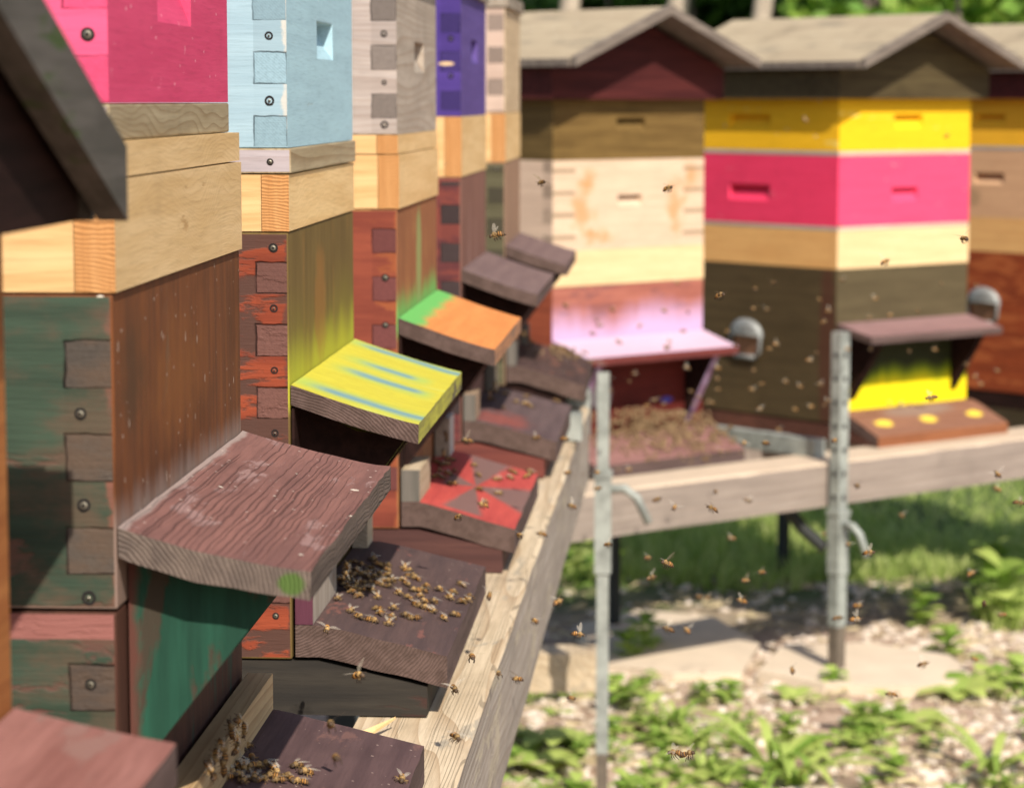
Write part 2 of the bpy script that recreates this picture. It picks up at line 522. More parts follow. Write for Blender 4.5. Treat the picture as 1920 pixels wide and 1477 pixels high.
for u, v, kind, s in ((1870, 1100, 1, 2.2), (1880, 1170, 1, 2.0), (1730, 1165, 1, 1.4), 
                      (1210, 1230, 1, 1.4), (1180, 1250, 1, 1.2), (1780, 1230, 1, 1.3), (1800, 1310, 0, 1.3), (1710, 1360, 0, 1.2), (1640, 1370, 3, 1.3),
                      (1490, 1320, 0, .9), (1560, 1300, 1, .8), (1890, 1300, 3, 1.6), (1050, 1400, 0, 1.5), (1000, 1440, 0, 1.4), (1180, 1340, 3, 1.3),
                      (1450, 1450, 2, 1.5), (1490, 1470, 2, 1.5), (1860, 1440, 2, 1.4), (1090, 1030, 3, 2.2), (1075, 1060, 1, 2.0), (1095, 1100, 3, 2.0)):
    y = HC * F_PX / (v - 187) * .985
    p = at(u, v, y)
    weed(kind, p.x, p.y, s * .82)

# trees and bushes behind the apiary
bark_p = plain("pale_bark", (.42, .34, .26), .9, 0, .5, 25, .6)
bark_d = plain("grey_brown_bark", (.16, .12, .10), .95, 0, .6, 14, .9)
def leaf_cloud(n, fn, size, seed):
    r = random.Random(seed)
    V, Fc = [], []
    k = 0
    while k < n:
        p = fn(r)
        if p is None: continue
        k += 1
        s = size * r.uniform(.6, 1.3)
        a = Vector((r.gauss(0, 1), r.gauss(0, 1), r.gauss(0, .6))).normalized()
        b = a.cross(Vector((r.gauss(0, 1), r.gauss(0, 1), r.gauss(0, 1)))).normalized()
        i = len(V)
        V.extend([tuple(p - a * s), tuple(p + b * s * .5), tuple(p + a * s), tuple(p - b * s * .5)])
        Fc.append((i, i + 1, i + 2, i + 3))
    return V, Fc
def crown_fn(cx, cz, rx, rz, lob):
    def fn(r):
        p = Vector((r.gauss(0, 1), r.gauss(0, 1), r.gauss(0, 1))).normalized() * r.uniform(.45, 1.05)
        q = Vector((p.x * rx, p.y * rx, cz + p.z * rz))
        if mnoise.noise(q * 1.6 + Vector((lob, 0, 0))) < -.08: return None
        return q
    return fn
def tree(name, loc, rad, h, bark, lm, label, crown, seed, lean=0):
    root = empty(name, loc)
    bm = bmesh.new()
    add_tube(bm, [(lean * z / h * 1. + .04 * math.sin(z * 2 + seed), .03 * math.cos(z * 1.7 + seed), z) for z in [h * i / 9 for i in range(10)]],
             [rad * (1.25 if i == 0 else 1 - .055 * i) for i in range(10)], 14)
    for k in range(5):
        a = k * 2.3 + seed; z0 = h * (.6 + .07 * k)
        add_tube(bm, [(lean * z0 / h, 0, z0), (lean * z0 / h + math.cos(a) * h * .12, math.sin(a) * h * .12, z0 + h * .1), (lean + math.cos(a) * h * .22, math.sin(a) * h * .22, z0 + h * .26)],
                 [rad * .45, rad * .3, rad * .12], 7)
    link("trunk", bm, bark, root, True)
    n, rx, rz, size = crown
    V, Fc = leaf_cloud(n, crown_fn(0, h * 1.02, rx, rz, seed), size, seed)
    o = bulk("crown", V, Fc, lm, parent=root); o.location.x = lean
    tag(root, label, "tree", "trees behind the hives")
def top_x(u, y): return at(u, 20, y).x
tree("tree", (top_x(985, 13), 13, 0), .05, 4.6, bark_p, dark_m, "slim pale trunked tree furthest along towards the wooden supers on the near row", (1800, 1.5, 1.1, .10), 1, -.5)
tree("tree", (top_x(1066, 12), 12, 0), .055, 4.8, bark_p, dark_m, "slim pale trunk standing behind the flat back of the maroon gabled roof", (1800, 1.5, 1.1, .10), 2, .1)
tree("tree", (top_x(1228, 12.5), 12.5, 0), .06, 5.0, bark_p, dark_m, "pale trunk rising just behind the peak of the maroon gable", (1800, 1.6, 1.2, .10), 3, .3)
tree("tree", (top_x(1338, 11.5), 11.5, 0), .05, 4.6, bark_p, dark_m, "slim leaning pale trunk between the two big gabled roofs", (1800, 1.5, 1.1, .10), 4, .5)
tree("tree", (top_x(1655, 13.5), 13.5, 0), .24, 6.5, bark_d, dark_m, "thick grey brown trunk behind the olive gabled roof", (2600, 2.4, 1.6, .12), 5)
def bush(u, y, rx, h, lm, n, size, label, seed, group=None):
    root = empty("bush", (top_x(u, y), y, 0))
    bm = bmesh.new()
    for k in range(6):
        a = k * 1.05 + seed
        add_tube(bm, [(math.cos(a) * .05, math.sin(a) * .05, 0), (math.cos(a) * rx * .3, math.sin(a) * rx * .3, h * .5), (math.cos(a) * rx * .6, math.sin(a) * rx * .6, h * .85)], [.025, .018, .008], 6)
    link("stem", bm, bark_d, root, True)
    def fn(r):
        p = Vector((r.gauss(0, 1), r.gauss(0, 1), r.gauss(0, 1))).normalized() * r.uniform(.3, 1.05)
        q = Vector((p.x * rx, p.y * rx * .8, h * .52 + p.z * h * .5))
        if q.z < .05 or mnoise.noise(q * 2.2 + Vector((seed, 0, 0))) < -.12: return None
        return q
    V, Fc = leaf_cloud(n, fn, size, seed)
    bulk("foliage", V, Fc, lm, parent=root)
    tag(root, label, "bush", group)
bush(990, 15.5, 1.3, 2.6, dark_m, 3800, .075, "dark green bush behind the leftmost pale trunks", 11)
bush(1140, 16, 1.3, 2.9, dark_m, 3800, .08, "dark bush filling the gap left of the maroon gable peak", 12)
bush(1300, 15, 1.2, 2.7, dark_m, 3800, .075, "dark bush with brighter leaves between the two big roofs", 13)
bush(1450, 16.5, 1.3, 2.9, dark_m, 3800, .08, "deep green bush above the ridge of the olive gabled roof", 14)
bush(1560, 15, .9, 2.6, dark_m, 3000, .075, "dark bush just left of the thick trunk", 15)
bush(1810, 13, 1.0, 2.3, lite_m, 3600, .07, "bright sunlit bush right of the thick trunk above the last roof", 16)
bush(1960, 13.6, 1.0, 2.4, lite_m, 3200, .07, "bright green bush at the far right end of the hedge", 17)
V, Fc = leaf_cloud(9000, lambda r: Vector((r.uniform(-6, 10), 20 + r.gauss(0, .8), r.uniform(0, 5))), .2, 77)
tag(bulk("woodland", V, Fc, dark_m), kind="stuff")

# ------------------------------------------------------------------ materials of the hives
def D(r, g, b, k=1.2):
    return tuple(min(.85, v / k) for v in hexc(r, g, b))
pine_f = wood("pine_front", (.64, .455, .235), (.55, .37, .17), 'y', rings=.30, ring_s=150, arch=.16, wear=(.42, .26, .11), wear_amt=.08, dirt=.25)
pine_s = wood("pine_side", (.70, .46, .22), (.62, .37, .16), 'x', rings=.22, ring_s=60, dirt=.15)
pine_e = wood("pine_end", (.60, .31, .12), (.48, .22, .075), 'z', endgrain=.7, dirt=.2)
pine_f2 = wood("pine_front_pale", (.74, .52, .26), (.64, .42, .19), 'y', rings=.2, ring_s=120, arch=.14, dirt=.1)
grey_f = wood("weathered_strip", (.42, .34, .22), (.32, .25, .15), 'y', rings=.7, ring_s=45, dirt=.3)
grey_s = wood("weathered_strip_side", (.46, .40, .36), (.36, .30, .27), 'x', rings=.3)
dark_b = wood("dark_brown_board", (.085, .05, .045), (.05, .03, .028), 'y', wear=(.13, .06, .045), wear_amt=.3, speck=.25)
brown_end = wood("brown_end_grain", (.13, .085, .072), (.085, .055, .045), 'y', endgrain=.45, rough=.8, bump=.5)
brown_edge = wood("brown_edge", (.12, .08, .072), (.08, .052, .046), 'y', cracks=.5, rough=.75)
porch_shade_dark = wood("porch_shade_dark", (.028, .014, .012), (.016, .009, .008), 'y', spec=.03)  # near-black: shade inside porches and under roof and flaps put into the colour
old_grey = wood("old_grey_wood", (.36, .31, .25), (.26, .21, .16), 'y', rings=.5, cracks=.3)
maroon = wood("maroon_paint", D(88, 40, 38, 1.3), D(68, 29, 29, 1.3), 'y', dirt=.3)
olive = wood("olive_paint", D(128, 102, 58, 1.3), D(108, 84, 46, 1.3), 'y', dirt=.3)
felt = wood("roof_felt", (.40, .325, .22), (.33, .26, .175), 'x', dirt=.6, speck=.6, wear=(.25, .205, .145), wear_amt=.22, wear_s=.5, rough=.95, bump=.6)
barge = wood("roof_edge", (.20, .165, .135), (.13, .105, .088), 'y', dirt=.5)
mossy = wood("roof_edge_mossy", (.11, .098, .085), (.065, .06, .05), 'y', wear=(.05, .075, .025), wear_amt=.3, dirt=.6)
screw_d = plain("screw_hole", (.012, .009, .008), .9)
screw_m = plain("screw_steel", (.26, .235, .18), .4, .7, .4, 300)
steel = plain("galvanised_steel", (.34, .36, .325), .65, .2, .8, 26)
steel_d = plain("steel_foot_rust", (.15, .12, .09), .8, .2, .5, 40)
hood_m = plain("hood_zinc", (.30, .31, .30), .58, .5, .5, 30)
copper = plain("handle_plate", (.32, .16, .10), .4, .6, .3, 40)

def spray(colr, z0, z1, amt=1., n_s=9, zmin=None):
    """sprayed paint fading out upward between z0 and z1"""
    def f(t, c):
        x, y, z = t.xyz()
        nz = t.noise(t.map((1, 1, .25)), n_s, 4, .6)
        h = t.math('ADD', z, t.math('MULTIPLY', t.math('SUBTRACT', nz, .5), (z1 - z0) * 1.3))
        m = t.math('MULTIPLY', t.math('SUBTRACT', 1, t.ramp(h, z0, z1)), amt)
        if zmin: m = t.math('MULTIPLY', m, t.ramp(z, zmin, zmin + .02))
        return t.mix(m, c, colr)
    return f
def chain(*fs):
    def f(t, c):
        for g in fs:
            c = g(t, c)
        return c
    return f
def patch(colr, cy, cz, ry, rz, amt=1., ax='yz', nz=.9, soft=.45):
    def f(t, c):
        x, y, z = t.xyz()
        p = {'x': x, 'y': y, 'z': z}
        a = t.math('DIVIDE', t.math('SUBTRACT', p[ax[0]], cy), ry)
        b = t.math('DIVIDE', t.math('SUBTRACT', p[ax[1]], cz), rz)
        d = t.math('SQRT', t.math('ADD', t.math('MULTIPLY', a, a), t.math('MULTIPLY', b, b)))
        d = t.math('ADD', d, t.math('MULTIPLY', t.math('SUBTRACT', t.noise(t.co, 34, 5, .65), .5), nz))
        return t.mix(t.math('MULTIPLY', t.math('SUBTRACT', 1, t.ramp(d, 1.05 - soft, 1.05)), amt), c, colr)
    return f
def streaks_y(colr, bands, x0, x1, amt=.85):
    """soft bands of paint running outward along x at the given y"""
    def f(t, c):
        x, y, z = t.xyz()
        n = t.math('SUBTRACT', t.noise(t.map((.35, 1, 1)), 26, 4), .5)
        tot = None
        for cy, ww, xa, xb in bands:
            d = t.math('ABSOLUTE', t.math('SUBTRACT', t.math('ADD', y, t.math('MULTIPLY', n, .03)), cy))
            m = t.math('SUBTRACT', 1, t.ramp(d, 0, ww))
            m = t.math('MULTIPLY', m, t.ramp(x, xa, xa + .03))
            m = t.math('MULTIPLY', m, t.math('SUBTRACT', 1, t.ramp(x, xb - .015, xb)))
            tot = m if tot is None else t.math('MAXIMUM', tot, m)
        return t.mix(t.math('MULTIPLY', tot, amt), c, colr)
    return f
def edge_paint(colr, x1, amt=1., wob=.02):
    """paint next to the wall, up to x1 outward"""
    def f(t, c):
        x, y, z = t.xyz()
        n = t.math('SUBTRACT', t.noise(t.co, 22, 4), .5)
        return t.mix(t.math('MULTIPLY', t.math('SUBTRACT', 1, t.ramp(t.math('ADD', x, t.math('MULTIPLY', n, wob * 2)), x1 * .6, x1 * 1.3)), amt), c, colr)
    return f

def flecks(fl, dens, size, colr=(.60, .52, .42), stretch=(1, 1, 1), amt=.9):
    """dust and chips scattered over a flat face; fl = axis across the face"""
    def f(t, c):
        sc_ = [a for a in stretch]; sc_['xyz'.index(fl)] = 0.
        wob = t.n("TexNoise", {"Vector": t.co, "Scale": 300., "Detail": 2.}).outputs["Color"]
        vec = t.n("VectorMath", {0: t.map(tuple(sc_)), 1: t.n("VectorMath", {0: wob, 'Scale': .0012}, operation='SCALE').outputs[0]}, operation='ADD').outputs[0]
        vo = t.n("TexVoronoi", {"Vector": vec, "Scale": 210.}, feature='F1')
        k = t.n("SeparateColor", {0: vo.outputs["Color"]})
        reg = t.ramp(t.noise(t.co, 9, 3), .3, .75)
        m = t.math('MULTIPLY', t.math('LESS_THAN', vo.outputs["Distance"], t.math('MULTIPLY', t.math('POWER', k.outputs[1], 2.), size)),
                   t.math('GREATER_THAN', t.math('ADD', k.outputs[0], t.math('MULTIPLY', reg, .12)), 1.06 - dens))
        return t.mix(t.math('MULTIPLY', m, amt), c, colr)
    return f
# ------------------------------------------------------------------ hive builder
WID, DEP = .45, .50
_screw = {}
def screw_mesh(big):
    if big in _screw: return _screw[big]
    bm = bmesh.new()
    for r0, y0, r1, y1, mi in ((.0044, -.0003, .0040, -.0005, 0), (.0040, -.0005, .0026, -.0003, 0)):
        a = [bm.verts.new((r0 * math.cos(k * .5236) * (1 + .1 * hash01(k)), y0, r0 * math.sin(k * .5236))) for k in range(12)]
        b = [bm.verts.new((r1 * math.cos(k * .5236), y1, r1 * math.sin(k * .5236))) for k in range(12)]
        for k in range(12):
            f = bm.faces.new((a[k], a[(k + 1) % 12], b[(k + 1) % 12], b[k])); f.material_index = mi
    rr = .0027 if big else .0012
    prev = None
    for r0, y0 in ((rr, -.0005), (rr * .9, -.0013), (rr * .45, -.0016), (rr * .35, -.0009), (.0001, -.0008)):
        ring = [bm.verts.new((r0 * math.cos(k * .5236), y0, r0 * math.sin(k * .5236))) for k in range(12)]
        if prev:
            for k in range(12):
                f = bm.faces.new((prev[k], prev[(k + 1) % 12], ring[(k + 1) % 12], ring[k]))
                f.material_index = 0 if r0 < rr * .4 else 1
        prev = ring
    f = bm.faces.new(prev); f.material_index = 0
    bmesh.ops.recalc_face_normals(bm, faces=bm.faces)
    me = bpy.data.meshes.new("screw"); bm.to_mesh(me); bm.free()
    me.materials.append(screw_d); me.materials.append(screw_m)
    _screw[big] = me
    return me
def screw(parent, x, z, y=0, big=False):
    o = bpy.data.objects.new("screw", screw_mesh(big)); col.objects.link(o)
    o.parent = parent; o.location = (x, y, z); o.rotation_euler = (0, rnd.uniform(0, 6.28), 0)
    k = rnd.uniform(.68, 1.0); o.scale = (k, 1, k)
    return o

def box_part(name, root, z0, z1, fm, sm, inset=0, x1=0., front_slot=None, side_slot=None, bev=.0014, xb=None, y0=None, y1=None):
    """an open-work hive box; slots are (s0, s1, t0, t1) fractions of width/height"""
    bm = bmesh.new()
    ya, yb = (inset if y0 is None else y0), (WID - inset if y1 is None else y1)
    xa = -DEP if xb is None else xb
    w_, h_ = yb - ya, z1 - z0
    V = Vector
    def quad(pts, mi):
        f = bm.faces.new([bm.verts.new(p) for p in pts]); f.material_index = mi
    if front_slot:
        s = front_slot
        slot_face(bm, V((x1, ya, z0)), V((0, 1, 0)), V((0, 0, 1)), V((1, 0, 0)), w_, h_, s[0] * w_, s[1] * w_, s[2] * h_, s[3] * h_, .021, 0)
    else:
        quad(((x1, ya, z0), (x1, yb, z0), (x1, yb, z1), (x1, ya, z1)), 0)
    if side_slot:
        s = side_slot; d_ = x1 - xa
        slot_face(bm, V((xa, ya, z0)), V((1, 0, 0)), V((0, 0, 1)), V((0, -1, 0)), d_, h_, s[0] * d_, s[1] * d_, s[2] * h_, s[3] * h_, .021, 1)
    else:
        quad(((xa, ya, z0), (x1, ya, z0), (x1, ya, z1), (xa, ya, z1)), 1)
    quad(((xa, yb, z0), (xa, yb, z1), (x1, yb, z1), (x1, yb, z0)), 1)
    quad(((xa, ya, z0), (xa, ya, z1), (xa, yb, z1), (xa, yb, z0)), 0)
    quad(((xa, ya, z0), (xa, yb, z0), (x1, yb, z0), (x1, ya, z0)), 1)
    quad(((xa, ya, z1), (x1, ya, z1), (x1, yb, z1), (xa, yb, z1)), 0)
    bmesh.ops.remove_doubles(bm, verts=bm.verts, dist=1e-5)
    bmesh.ops.recalc_face_normals(bm, faces=bm.faces)
    bevel(bm, bev, 2, 40)
    return link(name, bm, [fm, sm], root)

def rim_part(root, z0, z1, inset=0, split=None, fm=None, sm=None, em=None, x1=.001):
    """bare wood rim: the front board's end grain shows on the side"""
    bm = bmesh.new()
    fm, sm, em = fm or pine_f, sm or pine_s, em or pine_e
    z0 += .0007
    def lay(a, b, xf):
        add_box(bm, xf - .0235, xf, inset - .0006, WID - inset, a, b, {'-y': 2, '+y': 2, '+x': 0})
        add_box(bm, -DEP, xf - .0242, inset, WID - inset, a, b, {'-y': 1, '+y': 1})
    if split:
        lay(z0, split - .0006, x1 + .0012); lay(split + .0006, z1, x1)
    else:
        lay(z0, z1, x1)
    bevel(bm, .0012, 2, 40)
    return link("rim", bm, [fm, sm, em], root)

def flap_part(root, jn, drop, mats, length=.11, thick=.0165, seed=0, jag=.0014, y0=0, y1=WID, cup=1.12):
    zt = lambda x: jn - drop * (1 - (1 - min(1, max(0, x / length))) ** cup)
    o = link("porch_flap", board_bm(.001, length, y0, y1, zt, thick, seed, jag), mats, root)
    return o

def cheeks(root, jn, drop, zlow, mats, seed=0, reach=.096, inset=.042):
    for ya, yb in ((inset, inset + .018), (WID - inset - .018, WID - inset)):
        bm = bmesh.new()
        add_prism(bm, [(.001, zlow), (reach, jn - drop - .0175), (reach * .55, jn - drop * .75 - .019), (.001, jn - .02)], ya, yb, 1, 0)
        bevel(bm, .001, 1, 30)
        link("porch_cheek", bm, mats, root)

def porch_wall(root, mat, z0=.075, z1=.27):  # thin sheet over the back wall; its near-black tone paints the porch shade
    bm = bmesh.new(); add_box(bm, .0012, .0035, .003, WID - .003, z0, z1)
    return link("porch_wall", bm, mat, root)

def floor_part(root, reach, mat, hi=.048, tip=.026):
    bm = bmesh.new()
    add_prism(bm, [(-DEP, 0), (reach, 0), (reach, tip), (.022, hi), (-DEP, hi)], .002, WID - .002)
    bevel(bm, .0015, 2)
    return link("floor_box", bm, mat, root)

def flight_board(root, bt, tt, mats, seed, reach=.136, thick=.028):
    zt = lambda x: bt if x < .028 else bt - (bt - tt) * (x - .028) / (reach - .028)
    return link("flight_board", board_bm(.003, reach, .001, WID - .001, zt, thick, seed, .001, 12, 20), mats, root)

def block(root, y0, y1, z0, z1, mats, x0=.003, x1=.0185):
    bm = bmesh.new()
    add_box(bm, x0, x1, y0, y1, z0, z1, {'-y': 1, '+y': 1, '+x': 0})
    bevel(bm, .001, 2)
    return link("entrance_block", bm, mats, root)

def roof_part(root, z0, capm, capside, over=.11, skirt=.079, felt_m=None, barge_m=None, half=.27, tan=.41, cap=.03, vt=.017, under=None):
    rf = empty("roof", (0, 0, 0)); rf.parent = root
    ym = WID / 2
    ze = z0 + skirt; za = ze + half * tan
    bm = bmesh.new()                                     # cap with gables
    lo, hi = -cap, WID + cap
    zs = ze + (half - ym - cap) * tan - .024
    xa, xb = -DEP - cap, cap
    prof = [(lo, z0 - .006), (hi, z0 - .006), (hi, max(zs, z0 + .004)), (ym, za - .026), (lo, max(zs, z0 + .004))]
    a = [bm.verts.new((xb, y, z)) for y, z in prof]; b = [bm.verts.new((xa, y, z)) for y, z in prof]
    bm.faces.new(a); bm.faces.new(b[::-1])
    for i in range(5):
        f = bm.faces.new((a[i], b[i], b[(i + 1) % 5], a[(i + 1) % 5])); f.material_index = 1 if i in (1, 4) else 0
    link("gable_cap", bm, [capm, capside], rf)
    for sgn in (-1, 1):                                   # two pitched boards
        bm = bmesh.new()
        e = ym + sgn * half
        x0, x1 = xa - .06, over
        pr = [(ym, za), (e, ze), (e, ze - .013), (ym, za - .013)]
        a = [bm.verts.new((x1, y, z)) for y, z in pr]; b = [bm.verts.new((x0, y, z)) for y, z in pr]
        bm.faces.new(a); bm.faces.new(b[::-1])
        for i in (0, 1, 2):
            f = bm.faces.new((a[i], b[i], b[(i + 1) % 4], a[(i + 1) % 4])); f.material_index = 0 if i == 0 else (2 if i == 2 else 1)
        bmesh.ops.subdivide_edges(bm, edges=[q for q in bm.edges if abs(q.verts[0].co.x - q.verts[1].co.x) > .1], cuts=14)
        link("roof_panel", bm, [felt_m or felt, barge_m or barge, under or barge_m or barge], rf)
        bm = bmesh.new()                                  # verge board
        pr = [(ym, za + .003), (e + sgn * .003, ze + .003), (e + sgn * .003, ze - vt), (ym, za - vt)]
        a = [bm.verts.new((x1 + .016, y, z)) for y, z in pr]; b = [bm.verts.new((x1 + .001, y, z)) for y, z in pr]
        bm.faces.new(a); bm.faces.new(b[::-1])
        for i in range(4):
            bm.faces.new((a[i], b[i], b[(i + 1) % 4], a[(i + 1) % 4]))
        bevel(bm, .0015, 2)
        link("verge_board", bm, barge_m or barge, rf)
        bm = bmesh.new()                                  # eave strip
        add_box(bm, x0, x1 - .002, min(e + sgn * .0015, e + sgn * .009), max(e + sgn * .0015, e + sgn * .009), ze - vt, ze - .001)
        bevel(bm, .001, 1)
        link("eave_strip", bm, barge_m or barge, rf)
    return rf

def lid_part(root, z0):
    bm = bmesh.new()
    add_box(bm, -DEP - .004, .006, -.004, WID + .004, z0 + .0006, z0 + .022)
    bevel(bm, .002, 2)
    return link("cover_board", bm, old_grey, root)

def metal_handle(root, x, z):
    """round sheet metal hood over a recessed grip, on the near side wall"""
    h = empty("metal_handle", (x, 0, z)); h.parent = root; h.scale = (.82, .6, .85)
    bm = bmesh.new()
    n, m = 18, 6
    g = []
    for j in range(m + 1):
        ph = j / m * math.pi / 2
        g.append([bm.verts.new((.066 * math.cos(k * math.pi / n) * math.cos(ph), -.001 - .040 * math.sin(ph), .0 + .046 * math.sin(k * math.pi / n) * math.cos(ph) + .012 * math.sin(ph))) for k in range(n + 1)])
    for j in range(m):
        for k in range(n):
            bm.faces.new((g[j][k], g[j][k + 1], g[j + 1][k + 1], g[j + 1][k]))
    for k in (-1, 1):
        add_tube(bm, [(-.066, -.002, 0), (-.03, -.036, .004), (.03, -.036, .004), (.066, -.002, 0)], .006, 8)
        break
    link("hood", bm, hood_m, h, True)
    bm = bmesh.new()
    add_box(bm, -.05, .05, -.005, -.0006, -.062, .002)
    bevel(bm, .001, 1)
    link("back_plate", bm, copper, h)
    bm = bmesh.new()
    for s in (-1, 1):
        add_tube(bm, [(s * .058, -.004, .012), (s * .062, -.012, -.01), (s * .060, -.012, -.045), (s * .04, -.008, -.062)], .006, 8)
    add_tube(bm, [(-.04, -.01, -.062), (.04, -.01, -.062)], .007, 8)
    link("grip", bm, hood_m, h, True)

def hive(name_loc, ang, base, label):
    o = empty("beehive", (name_loc[0], name_loc[1], base), -R(ang))
    tag(o, label, "beehive", "painted wooden beehives on the two stands")
    return o
BL, BR = HC - .535, HC - .79

# ------------------------------------------------------------------ near row of hives
def end3(name, a, b, sd_=1.):
    return wood(name, a, b, 'y', endgrain=.7 * sd_, rough=.8, bump=.5)
# -- nearest hive (cut by the frame): brown front, gabled roof, low flap
h = hive((-.277, .838), 4, BL, "closest hive at the left edge, brown body under a mossy dark gabled roof")
f0 = wood("brown_orange_front", (.34, .135, .04), (.26, .09, .025), 'y', speck=.3)
s0 = wood("brown_orange_side", (.30, .10, .035), (.20, .06, .02), 'x')
box_part("brood_box", h, .05, .475, f0, s0)
floor_part(h, .06, porch_shade_dark)
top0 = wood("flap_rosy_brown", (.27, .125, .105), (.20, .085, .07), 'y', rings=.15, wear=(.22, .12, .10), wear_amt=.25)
flap_part(h, .238, .016, [top0, brown_edge, brown_end, porch_shade_dark], .082, .02, 3)
cheeks(h, .238, .02, .11, [porch_shade_dark, porch_shade_dark], reach=.07)
flight_board(h, .08, .05, [dark_b, dark_b, brown_end, dark_b], 4, .10)
roof_part(h, .482, porch_shade_dark, porch_shade_dark, over=.035, skirt=.027, felt_m=felt, barge_m=mossy, vt=.034, under=porch_shade_dark)  # underside near-black: the roof's own shade is put into its colour

# -- pink super hive
h = hive((-.228, 1.519), 3.4, BL, "hive with the pink super, green side wall and brown front in the near row")
def green_mix(t, c):
    x, y, z = t.xyz()
    n = t.noise(t.map((.5, 1, 1)), 24, 5, .65)
    m = t.ramp(t.math('ADD', n, t.math('MULTIPLY', x, 1.6)), .38, .58)
    return t.mix(t.math('MULTIPLY', m, .75), c, (.105, .068, .046))
side1 = wood("green_worn_side", (.05, .078, .052), (.036, .055, .037), 'x', wear=(.11, .062, .045), wear_amt=.34,
             finger=(.3706, .0, .42, .0287), end=(.085, .07, .058), corner=(.24, .085, .06), extra=green_mix, speck=.25, bump=.7)
side1b = wood("green_worn_side_low", (.048, .072, .05), (.034, .052, .034), 'x', wear=(.12, .055, .045), wear_amt=.42,
              finger=(.182, .0, .235, .0287), end=(.085, .066, .055), corner=(.22, .075, .05), extra=chain(green_mix, lambda t, c: t.mix(t.math('GREATER_THAN', t.xyz()[2], .2245), c, (.26, .105, .09))), bump=.7)
front1 = wood("brown_worn_front", (.175, .060, .020), (.115, .043, .018), 'z', wear=(.12, .07, .04), wear_amt=.2, wear_s=.35,
              speck=1.3, dirt=.6, extra=chain(spray((.30, .25, .22), .285, .312, .5, 40), patch((.19, .07, .02), .20, .355, .12, .05, .7, nz=1.6, soft=.9), patch((.06, .035, .018), .06, .37, .06, .05, .6, nz=1.6, soft=.9),
                          flecks('x', .34, .30, (.40, .31, .25)), flecks('x', .15, .30, (.42, .33, .26), (1, 1, .35)), flecks('x', .25, .22, (.05, .03, .02), (1, 1, .4))), bump=.5)
box_part("brood_box", h, .2425, .4245, front1, side1)
lf1 = wood("porch_wall_brown", (.085, .036, .024), (.055, .025, .018), 'z', wear=(.04, .05, .035), wear_amt=.25)
box_part("lower_box", h, .05, .2405, lf1, side1b, inset=.0008, x1=-.001)
for x, z in ((-.0195, .356), (-.0185, .303)):
    screw(h, x, z, 0, True)
screw(h, -.0165, .249, 0)
screw(h, -.0165, .198, .0008, True)
rim_part(h, .425, .511, split=.490)
pink_f = wood("pink_front", (.60, .065, .15), (.53, .05, .125), 'y', wear=(.70, .15, .25), wear_amt=.12, bump=.3, dirt=.15, extra=chain(flecks('x', .10, .3, (.78, .40, .46)), flecks('x', .08, .26, (.75, .40, .45), (1, 1, .2))))
pink_s = wood("pink_side", (.72, .10, .21), (.66, .085, .18), 'x', finger=(.5325, .53, .72, .03), end=(.66, .075, .17), wear=(.85, .22, .32), wear_amt=.1, dirt=.1)
su = box_part("super", h, .533, .705, pink_f, pink_s, .018, -.004, front_slot=(.36, .64, .30, .62))
grain_v = wood("strip_arched_grain", (.36, .30, .19), (.28, .22, .13), 'y', rings=.75, ring_s=70, arch=.20, dirt=.5)
box_part("bare_strip", su, .5115, .5325, grain_v, grey_s, .0175, -.0035)
screw(su, -.0155, .572, .018, True)
lid_part(h, .705)
top1 = wood("flap_red_brown", (.215, .102, .084), (.155, .075, .064), 'y', cracks=.5, speck=.5, wear=(.25, .15, .135), wear_amt=.25, bump=.9, rough=.75,
            extra=chain(edge_paint((.32, .26, .23), .005, .7, .005), flecks('z', .24, .26, (.50, .38, .32)), flecks('z', .2, .22, (.10, .05, .045), (.5, 1, 1))))
edge1 = wood("flap_grey_edge", (.14, .105, .085), (.09, .068, .056), 'y', cracks=.8, rough=.8, bump=.8)
end1 = wood("flap_grey_end", (.16, .122, .10), (.115, .088, .074), 'y', endgrain=.10, rough=.85, bump=.7,
            extra=patch((.06, .12, .02), .101, .258, .009, .008, .85, 'xz'))
flap_part(h, .2905, .0255, [top1, edge1, end1, porch_shade_dark], .1115, .0175, 11, .0022, cup=1.3)
ck1 = wood("cheek_green", (.02, .078, .050), (.015, .052, .034), 'z', wear=(.05, .04, .028), wear_amt=.27, wear_s=1.1, extra=lambda t, c: t.mix(t.math('SUBTRACT', 1, t.ramp(t.math('ADD', t.xyz()[0], t.math('MULTIPLY', t.noise(t.co, 40), .012)), .008, .016)), c, (.10, .04, .03)))
ck1e = wood("cheek_edge_brown", (.10, .055, .035), (.07, .038, .026), 'z')
cheeks(h, .2905, .0255, .135, [ck1, ck1e], reach=.089, inset=.027)
floor_part(h, .118, dark_b)
fb1 = wood("flight_board_plum", (.105, .062, .060), (.075, .044, .044), 'y', wear=(.14, .075, .065), wear_amt=.2, extra=flecks('z', .16, .24, (.34, .25, .21)))
flight_board(h, .08, .054, [fb1, brown_edge, brown_end, dark_b], 5)
wb = wood("entrance_bare", (.52, .37, .20), (.40, .27, .14), 'y', rings=.6, ring_s=50)
wbe = wood("entrance_bare_end", (.50, .40, .28), (.40, .31, .20), 'y', rings=.2)
block(h, .002, .449, .0805, .108, [wb, wbe], .003, .022)

